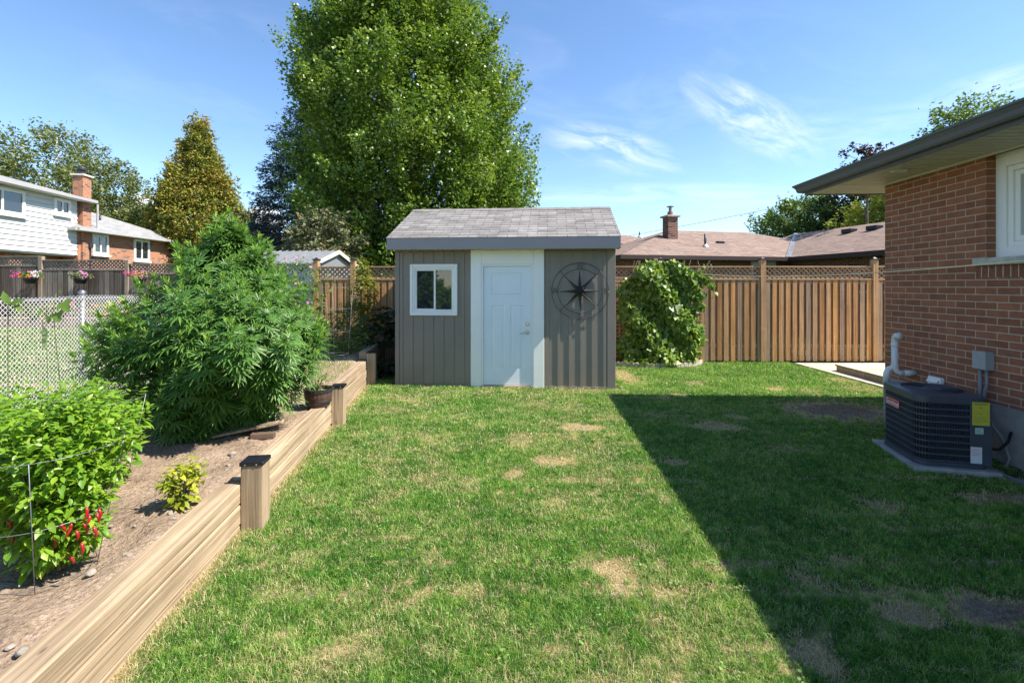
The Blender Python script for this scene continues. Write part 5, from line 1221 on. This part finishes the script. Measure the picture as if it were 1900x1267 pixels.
# ---- broad leaves for peppers, vines
HEART = ([(0, 0, 0), (-.34, -.08, .05), (-.50, .25, .04), (-.33, .62, 0), (0, 1.0, -.12), (.33, .62, 0), (.50, .25, .04), (.34, -.08, .05), (0, .45, -.05)], [(0, 8, 2, 1), (2, 8, 3), (3, 8, 4), (4, 8, 5), (5, 8, 6), (6, 8, 0, 7)])
def bush(name, label, cat, base, prof, nsp, per, lsize, mat_, tmpl=OV, squash=1, hang=.55, seed=1, stems=14, group=None, twig=.16, top=1.0, tip_mat=None):
    global rs
    rs = np.random.RandomState(seed); t = thing(name, label, cat, base, 0, group)
    z_, r_2 = np.array([p_[0] for p_ in prof]), np.array([p_[1] for p_ in prof])
    zq = rs.uniform(z_[0], z_[-1], nsp * 4); rq = np.interp(zq, z_, r_2); k = rs.rand(len(zq)) < rq / r_2.max() + .05; zq, rq = zq[k][:nsp], rq[k][:nsp]; n = len(zq); az = rs.uniform(0, 2 * np.pi, n)
    rad = rq * np.sqrt(rs.uniform(.12, 1.08, n)) * (1 + .12 * np.sin(3 * az + zq * 9))
    O = np.stack([rad * np.cos(az), rad * np.sin(az) * squash, zq], -1); od = np.stack([np.cos(az), np.sin(az), 0 * az], -1)
    ax = nrm(od * .35 + np.array([0, 0, 1.0]) + rs.normal(size=(n, 3)) * .25)
    f_ = rs.rand(n, per); ph = rs.uniform(0, 2 * np.pi, (n, per))
    rd = np.stack([np.cos(ph), np.sin(ph), np.zeros_like(ph)], -1)
    P = (O[:, None, :] + ax[:, None, :] * ((f_ - .5) * twig)[..., None] + rd * (twig * .16)).reshape(-1, 3)
    A = nrm((rd + np.array([0, 0, 1.0]) * (.55 - (hang + .75) * (1 - f_))[..., None] + rs.normal(size=rd.shape) * .2).reshape(-1, 3))
    N = nrm(np.array([0, 0, 1.0]) + .5 * rd.reshape(-1, 3) + rs.normal(size=P.shape) * .3)
    sz = lsize * (rs.uniform(.55, 1.15, (n, per)) * (1.15 - .5 * f_)).ravel(); k = P[:, 2] > .02
    link('foliage', leafmesh('foliage', P[k], A[k], N[k], sz[k], *tmpl), mat_, t)
    mb = MB()
    for i in rs.choice(n, min(stems, n), replace=False):
        e = Vector(O[i]); s_ = Vector((e.x * .12, e.y * .12, 0)); mb.tube([s_, s_.lerp(e, .5) + Vector((0, 0, .04)), e], [.007, .005, .002], 5, cap=False)
    mb.build('stem', M['stem'], t, smooth=True, fix=False)
    return t, O
M['pepper'] = leafmat('pepper_leaves', [(0, (.095, .22, .018)), (.4, (.16, .31, .024)), (.8, (.25, .39, .034)), (1, (.40, .48, .07))], .42, .38, .45, big=.3, bigscale=3)
M['chili'] = plain('red_chili_skin', C(.33, .008, .010), .3, .2, 30, .6)
def chili(parent, x, y, z, ln, a, tilt):
    pts = [(x + tilt * s_ * ln * math.cos(a) + .012 * math.sin(s_ * 3), y + tilt * s_ * ln * math.sin(a), z - ln * s_ + .0) for s_ in (0, .15, .35, .6, .85, 1)]
    MB().tube(pts, [.0025, .006, .0065, .0055, .0035, .001], 8).build('chili', M['chili'], parent, smooth=True)
pb = gr(95, 1085, .29); pb = Vector((-2.25, 2.37, .285))
pp_, _ = bush('chili_plant', 'bright yellow-green chili plant with hanging red peppers inside a wire cage', 'plant', (pb.x, pb.y, .285), [(.08, .11), (.22, .18), (.42, .24), (.60, .27), (.72, .25), (.79, .17), (.86, .08)], 470, 14, .056, M['pepper'], seed=41, hang=.6, stems=40)
q = random.Random(8)
for px, py, ln in ((182, 955, .06), (172, 990, .07), (120, 960, .06), (100, 1010, .07), (150, 1020, .07), (60, 1010, .06), (20, 1000, .06), (110, 985, .06), (160, 955, .075), (155, 985, .07), (133, 985, .085), (140, 995, .06), (75, 985, .08), (80, 1000, .07), (178, 965, .06), (118, 1030, .06), (165, 965, .05), (45, 965, .05), (12, 975, .05), (125, 1040, .05), (72, 940, .03), (90, 975, .07)):
    p = at(px, py, 2.30 + q.uniform(-.12, .03)) - Vector((pb.x, pb.y, .285)); chili(pp_, p.x, p.y, p.z + ln / 2, ln * .9, q.uniform(0, 6), q.uniform(.0, .5))
p2, _ = bush('chili_plant', 'second yellow-green pepper plant at the left edge behind the front one', 'plant', (-2.85, 2.62, .285), [(.05, .2), (.3, .33), (.5, .38), (.66, .32), (.78, .12)], 330, 12, .066, M['pepper'], seed=42, hang=.6, stems=30)
p3, _ = bush('chili_plant', 'low yellow-green pepper plant beside the chain-link fence post', 'plant', (-2.95, 3.35, .285), [(.05, .15), (.25, .25), (.45, .28), (.58, .22), (.70, .08)], 200, 12, .07, M['pepper'], seed=43, hang=.6, stems=30)
sp_ = gr(338, 940, .29); bush('pepper_seedling', 'tiny pale yellow-green seedling alone on the bare soil', 'plant', (sp_.x, sp_.y, .285), [(.04, .04), (.12, .08), (.2, .105), (.26, .08), (.28, .03)], 46, 8, .062, leafmat('pale_leaves', [(0, (.16, .24, .02)), (.5, (.30, .34, .03)), (1, (.48, .46, .05))], .4), seed=44, hang=.5, stems=12, twig=.07)
def cage(loc, label, r_, hs, nleg=4, wire=.0018, zleg=.0):
    c_ = thing('plant_cage', label, 'wire cage', loc)
    for h_ in hs:
        k = r_ * (.62 + .38 * h_ / hs[-1]); MB().tube([(k * math.cos(2 * math.pi * i / 30), k * math.sin(2 * math.pi * i / 30), h_) for i in range(31)], wire, 6).build('hoop', M['galv'], c_, smooth=True)
    for i in range(nleg):
        a = 2 * math.pi * i / nleg + .6; k0, k1 = r_ * .60, r_; MB().tube([(k0 * math.cos(a), k0 * math.sin(a), -.08), (k1 * math.cos(a), k1 * math.sin(a), hs[-1])], wire, 6).build('leg', M['galv'], c_, smooth=True)
cage((pb.x - .02, pb.y - .05, .285), 'galvanized wire hoop cage around the front chili plant', .30, (.02, .30, .62), 4)
cage((-2.95, 3.35, .285), 'galvanized wire cage around the pepper plant by the chain-link fence post', .30, (.2, .38, .60), 3)
cage((at(640, 600, 7.4).x - .12, 7.4, .38), 'tall thin wire cage beside the right flank of the bushy plant', .24, (.25, .6, .95, 1.28), 3)
cage((at(560, 600, 6.4).x, 6.5, .36), 'wire cage half hidden behind the bushy plant', .25, (.25, .6, .9), 3)
# barrel planter
bl = thing('barrel_planter', 'small dark half-barrel planter standing on the timber wall next to a post', 'planter', (at(592, 750, 5.52).x, 5.50, .303))
M['barrel'] = woodmat('stained_staves', C(.045, .028, .024), C(.12, .075, .06), 'z')
MB().lathe([(0, .0), (.115, .0), (.125, .01), (.150, .11), (.158, .20), (.146, .20), (.14, .12), (.11, .03), (0, .03)], 26).build('staves', M['barrel'], bl)
MB().lathe([(.131, .03), (.134, .03), (.141, .062), (.138, .062)], 26).build('hoop', M['dark_metal'], bl); MB().lathe([(.156, .165), (.160, .165), (.164, .205), (.150, .205)], 26).build('hoop', M['dark_metal'], bl)
MB().lathe([(0, .17), (.145, .165)], 20).build('potting_soil', M['soil'], bl)
bl2, _ = bush('potted_plant', 'sparse small plant growing in the half-barrel planter', 'plant', tuple(bl.location + Vector((-.03, 0, .16))), [(.0, .10), (.08, .15), (.16, .13), (.24, .04)], 22, 8, .055, M['green_leaf'], seed=47, hang=.2, stems=14, twig=.08)
# vine covered trellis at the right of the shed
vt = thing('vine_trellis', 'leafy green climbing vine covering a wooden trellis right of the shed', 'climbing plant', (3.12, 10.32, .03), -.01)
lattice(-.98, .98, .12, 1.85, 0, .085, .035, .008, diag=False).build('trellis', M['rail'], vt)
for xx in (-1.03, .0, 1.0): MB().box(xx - .04, xx + .04, .02, .09, 0, 2.25 if xx == 0 else 1.9).build('post', M['fence_post'], vt, bevel=.003)
rs = np.random.RandomState(51); n = 4300
V_ = rs.rand(n) ** .9; zz = .06 + 2.12 * V_
xl = np.interp(zz, [0, .3, .8, 1.3, 1.7, 2.0, 2.2], [-.80, -.85, -.72, -.88, -.80, -.50, -.1]); xr_ = np.interp(zz, [0, .4, 1, 1.6, 1.9, 2.05, 2.2], [.78, .90, .88, .92, .80, .55, .25])
xl = xl + .07 * np.sin(zz * 11) + .05 * np.sin(zz * 23 + 1); xr_ = xr_ + .07 * np.sin(zz * 9 + 2) + .05 * np.sin(zz * 27); xx = xl + (xr_ - xl) * rs.rand(n); thick = np.interp(zz, [0, .5, 1.5, 2.0, 2.2], [.50, .34, .30, .28, .15]) * (1 - .6 * np.abs((xx - .05) / .95) ** 2)
yy = -.03 - thick * rs.rand(n) ** .5 * (1 + .25 * np.sin(xx * 7 + zz * 5))
ex = 60; sxx = rs.uniform(.85, 1.25, ex); xx[:ex] = sxx; zz[:ex] = 1.75 + .12 * rs.normal(size=ex); yy[:ex] = -.08 - .1 * rs.rand(ex)
P = np.stack([xx, yy, zz], -1); A = nrm(np.stack([rs.normal(size=n) * .6, -.35 + .4 * rs.normal(size=n), -.75 + .5 * rs.normal(size=n)], -1)); N = nrm(np.stack([rs.normal(size=n) * .8, -.8 + .45 * rs.normal(size=n), .6 + .5 * rs.normal(size=n)], -1))
M['vine_leaf'] = leafmat('vine_leaves', [(0, (.08, .15, .022)), (.4, (.14, .24, .036)), (.8, (.23, .33, .06)), (.93, (.36, .40, .09)), (1, (.55, .48, .16))], .35, .4, .5, big=.25)
link('foliage', leafmesh('foliage', P, A, N, .100 * rs.uniform(.5, 1.3, n), *HEART), M['vine_leaf'], vt)
mb = MB(); q = random.Random(4)
for i in range(24):
    x = q.uniform(-.7, .8); y = -.06; pts = [(x, y, .0)]; z = 0
    while z < 2.0: z += .2; x += q.uniform(-.09, .09); pts.append((x, y - q.uniform(0, .12), z))
    mb.tube(pts, .006, 5, cap=False)
for x in (.98, 1.05, 1.13): mb.tube([(x, -.1, 1.8), (x - .02, -.12, 1.95), (x + .03, -.12, 2.05), (x + .0, -.1, 2.12)], .008, 5)
mb.build('stem', plain('dry_vine_stems', C(.33, .27, .17), .8, .2, 20), vt, smooth=True, fix=False)
# dry stems and low leaves at the vine's foot
bush('ground_ivy', 'low trailing vine leaves behind the scalloped edging', 'plant', (3.05, 10.12, .02), [(.02, .72), (.12, .78), (.22, .5), (.3, .2)], 110, 6, .075, M['vine_leaf'], HEART, squash=.45, seed=52, stems=10, twig=.1)
# scalloped edging
eg = thing('scalloped_edging', 'curved row of scalloped concrete edging blocks around the vine bed', 'edging', (3.05, 10.55, 0))
M['edge'] = plain('edging_concrete', C(.42, .37, .31), .9, .2, 12, bumpy=.4)
for i in range(30):
    a = R(180 + 6 + 168 * (i + .5) / 30); x, y = 1.10 * math.cos(a), .74 * math.sin(a); ta = math.atan2(.74 * math.cos(a), -1.10 * math.sin(a))
    w_ = .047; P = [(-w_, 0), (w_, 0), (w_, .065)] + [(w_ * math.cos(R(t_)), .065 + .03 * math.sin(R(t_))) for t_ in range(20, 161, 20)] + [(-w_, .065)]
    MB().prism(P, -.022, .022, 'y').build('block', M['edge'], eg, (x, y, 0), ta, bevel=.003, seg=1)

# climbing rose on the left fence, squash leaves, flowering shrub, hanging leaves on the mesh
bush('climbing_rose', 'thin pale green climber on the fence post left of the shed', 'climbing plant', (at(672, 600, 10).x, 10.15, .4), [(.1, .25), (.6, .22), (1.1, .30), (1.5, .22), (1.8, .10)], 190, 9, .10, M['yellow_leaf'], seed=61, hang=.3, stems=18, twig=.25)
bush('tomato_vine', 'straggly thin vine behind the wire cage near the fence', 'plant', (at(640, 640, 8.6).x, 8.7, .42), [(.05, .35), (.4, .38), (.8, .25), (1.0, .1)], 150, 9, .08, M['green_leaf'], seed=62, hang=.4, stems=16, twig=.2)
bush('squash_plant', 'dark broad-leaved plant in the shade against the left shed wall', 'plant', (at(712, 640, 9.6).x, 9.7, .45), [(.02, .5), (.3, .55), (.55, .4), (.75, .15)], 60, 5, .16, M['dark_leaf'], HEART, seed=63, hang=.3, stems=12, twig=.2)
bush('shade_plant', 'low dark leaves in the gap between timber wall and shed', 'plant', (at(716, 700, 8.6).x, 8.75, .0), [(.02, .22), (.2, .25), (.4, .15)], 40, 6, .09, M['dark_leaf'], HEART, seed=64, hang=.3, stems=8, twig=.12)
fs, Of = bush('flowering_shrub', 'green shrub with small pink flowers behind the upper right of the bush', 'shrub', (at(552, 560, 10.2).x, 10.0, .4), [(.1, .5), (.8, .7), (1.5, .7), (1.85, .35)], 260, 10, .10, M['green_leaf'], seed=65, stems=12, twig=.2)
M['pink'] = plain('pink_petals', C(.62, .22, .42), .5, .3, 30); M['magenta'] = plain('magenta_petals', C(.62, .03, .22), .5, .3, 30); M['orange'] = plain('orange_petals', C(.75, .25, .01), .5, .2, 30); M['petal_white'] = plain('white_petals', C(.75, .68, .66), .5, .1, 30)
def flowers(parent, P, size, m, name='blossom'):
    P = np.asarray(P); n = len(P); k = 5
    PP = np.repeat(P, k, 0); ph = np.tile(np.arange(k) * 2 * np.pi / k, n); A = np.stack([np.cos(ph), np.sin(ph) * .5 - .5, np.sin(ph) * .8], -1)
    N = np.tile(np.array([0, -1.0, .4]), (n * k, 1)); link(name, leafmesh(name, PP, A, N + 1e-3, size * np.ones(n * k), *OV), m, parent)
flowers(fs, [tuple(o_ + np.array([.0, -.12, .05])) for o_ in Of if o_[1] < 0][:30], .045, M['pink'])
def hbasket(px, py, cols, seed):
    lab = {0: 'black basket of magenta and white flowers on the weathered fence near a post', 1: 'black basket of mossy leaves and pink flowers on the middle of the weathered fence', 2: 'basket of dark red and yellow flowers beside the bushy plant on the weathered fence'}[seed]
    p = at(px, py, 13.4); hb_ = thing('flower_basket', lab, 'hanging basket', (p.x, p.y - .08, p.z - .22), 0, 'flower baskets on the weathered fence')
    MB().lathe([(0, 0), (.10, .0), (.15, .10), (.17, .15), (.16, .15)], 18).build('pot', M['black_plastic'], hb_, smooth=True)
    global rs; rs = np.random.RandomState(seed + 70); n = 260
    a = rs.uniform(0, 2 * np.pi, n); r_ = np.sqrt(rs.rand(n)); P = np.stack([.33 * r_ * np.cos(a), .18 * r_ * np.sin(a), .17 + .16 * rs.rand(n) * (1 - .4 * r_)], -1)
    link('foliage', leafmesh('foliage', P, unit(n) + [0, 0, .3], unit(n) + [0, 0, 1], .07 * rs.uniform(.6, 1.2, n), *OV), M[['green_leaf', 'olive_leaf', 'birch_leaf'][seed]], hb_)
    for j, (m, cnt, x0, x1) in enumerate(cols):
        Q = np.stack([rs.uniform(x0, x1, cnt), rs.uniform(-.24, -.10, cnt), .18 + .18 * rs.rand(cnt)], -1); flowers(hb_, Q, .028, M[m])
hbasket(62, 512, [('magenta', 22, -.36, .0), ('orange', 10, -.1, .2), ('pink', 14, .1, .3), ('petal_white', 24, .2, .42)], 0)
hbasket(154, 512, [('pink', 20, .15, .38)], 1)
hbasket(263, 512, [('magenta', 22, -.3, .1), ('orange', 10, -.1, .25), ('pink', 16, .0, .35)], 2)
# neighbour's raised bed along the weathered fence
nb = thing('stone_planter', 'low stone edged flower bed along the foot of the weathered fence', 'planter', (-17, 12.6, 0))
MB().box(0, 9.5, -.22, 0, .3, .86).build('edge_wall', brickmat('stone_edge', C(.40, .27, .20), C(.30, .22, .17), C(.22, .17, .13), .45, .16, .02), nb, bevel=.01)
MB().box(0, 9.5, .001, .9, .3, .80).build('bed_soil', M['soil'], nb)
k = 0
for i, (px, lab, mt, fl) in enumerate([(30, 'leafy green clump in the stone planter at the far left', 'green_leaf', None), (78, 'green clump in the stone planter near the first fence post', 'yellow_leaf', None), (128, 'low reddish clump in the stone planter', 'olive_leaf', 'magenta'),
                                        (178, 'orange marigolds in the stone planter behind the steel post', 'green_leaf', 'orange'), (212, 'orange flowers in the stone planter left of the bushy plant', 'green_leaf', 'orange')]):
    p = at(px, 560, 12.5); b_, Ob = bush('flower_clump', lab, 'plant', (p.x, 12.75, .8), [(.02, .28), (.15, .32), (.32, .25), (.42, .1)], 45, 8, .09, M[mt], seed=80 + i, stems=6, twig=.12, group='clumps in the stone planter')
    if fl: flowers(b_, [tuple(o_ + np.array([0, -.1, .05])) for o_ in Ob[:22]], .05, M[fl])
M['squash_leaf'] = leafmat('young_squash_leaves', [(0, (.10, .19, .03)), (1, (.19, .30, .06))], .45)
LOB = ([(0, 0, 0), (-.42, -.05, .04), (-.60, .30, .05), (-.30, .45, 0), (-.28, .78, .0), (0, 1.0, -.12), (.28, .78, 0), (.30, .45, 0), (.60, .30, .05), (.42, -.05, .04), (0, .4, -.05)], [(0, 10, 2, 1), (2, 10, 3), (3, 10, 4), (4, 10, 5), (5, 10, 6), (6, 10, 7), (7, 10, 8), (8, 10, 0, 9)])
sqv = thing('squash_vine', 'young squash vine with a few broad leaves hanging over the chain-link fence', 'plant', tuple(at(100, 560, 4.82)))
off = [(118, 572, .13), (78, 585, .12), (106, 592, .12), (92, 598, .08), (70, 600, .08), (112, 556, .05)]
P = [tuple(at(a, b - 12, 4.76) - Vector(sqv.location)) for a, b, s_ in off]
A = [(.6, -.3, -.75), (-.75, -.3, -.6), (.5, -.4, -.75), (.1, -.3, -1), (-.9, -.3, -.5), (.2, -.2, .9)]
link('foliage', leafmesh('foliage', P, A, [(-.2, -.8, .6)] * 6, [s_ for _, _, s_ in off], *LOB), M['squash_leaf'], sqv)
mb = MB(); mb.tube([(.08, .02, -1.2), (.06, -.02, -.6), (.02, -.03, -.1), (.05, -.03, .08)], .004, 5)
for i in (0, 1): mb.tube([Vector(P[i]) + Vector((0, 0, -.02)), Vector(P[i]) + Vector((.02 * (1 - 2 * i), -.02, -.16)), Vector(P[i]) + Vector((-.03 + .08 * i, -.02, -.28))], .002, 4)
mb.build('stem', M['stem'], sqv, smooth=True)
sv2 = thing('sprout', 'broad green leaf pair poking above the chain-link fence at the left edge', 'plant', tuple(at(15, 560, 4.1)))
P = [(0, 0, -.02), (.02, 0, -.02), (.01, 0, -.03), (.05, 0, -.03)]; A = [(-.25, -.2, 1), (1, -.2, .35), (.1, -.1, 1), (.9, -.3, -.3)]
link('foliage', leafmesh('foliage', P, A, [(.3, -.8, .5)] * 4, [.12, .14, .06, .10], *OV), M['squash_leaf'], sv2)
MB().tube([(0, 0, -1.1), (0, 0, -.02)], .004, 5).build('stem', M['stem'], sv2)
mk = gr(655, 648, .45); tag(MB().box(-.012, .012, -.002, .002, -.05, .12).build('plant_marker', M['white_vinyl'], None, tuple(mk), .3), 'small white plant marker stuck in the weedy soil by the fence', 'marker')
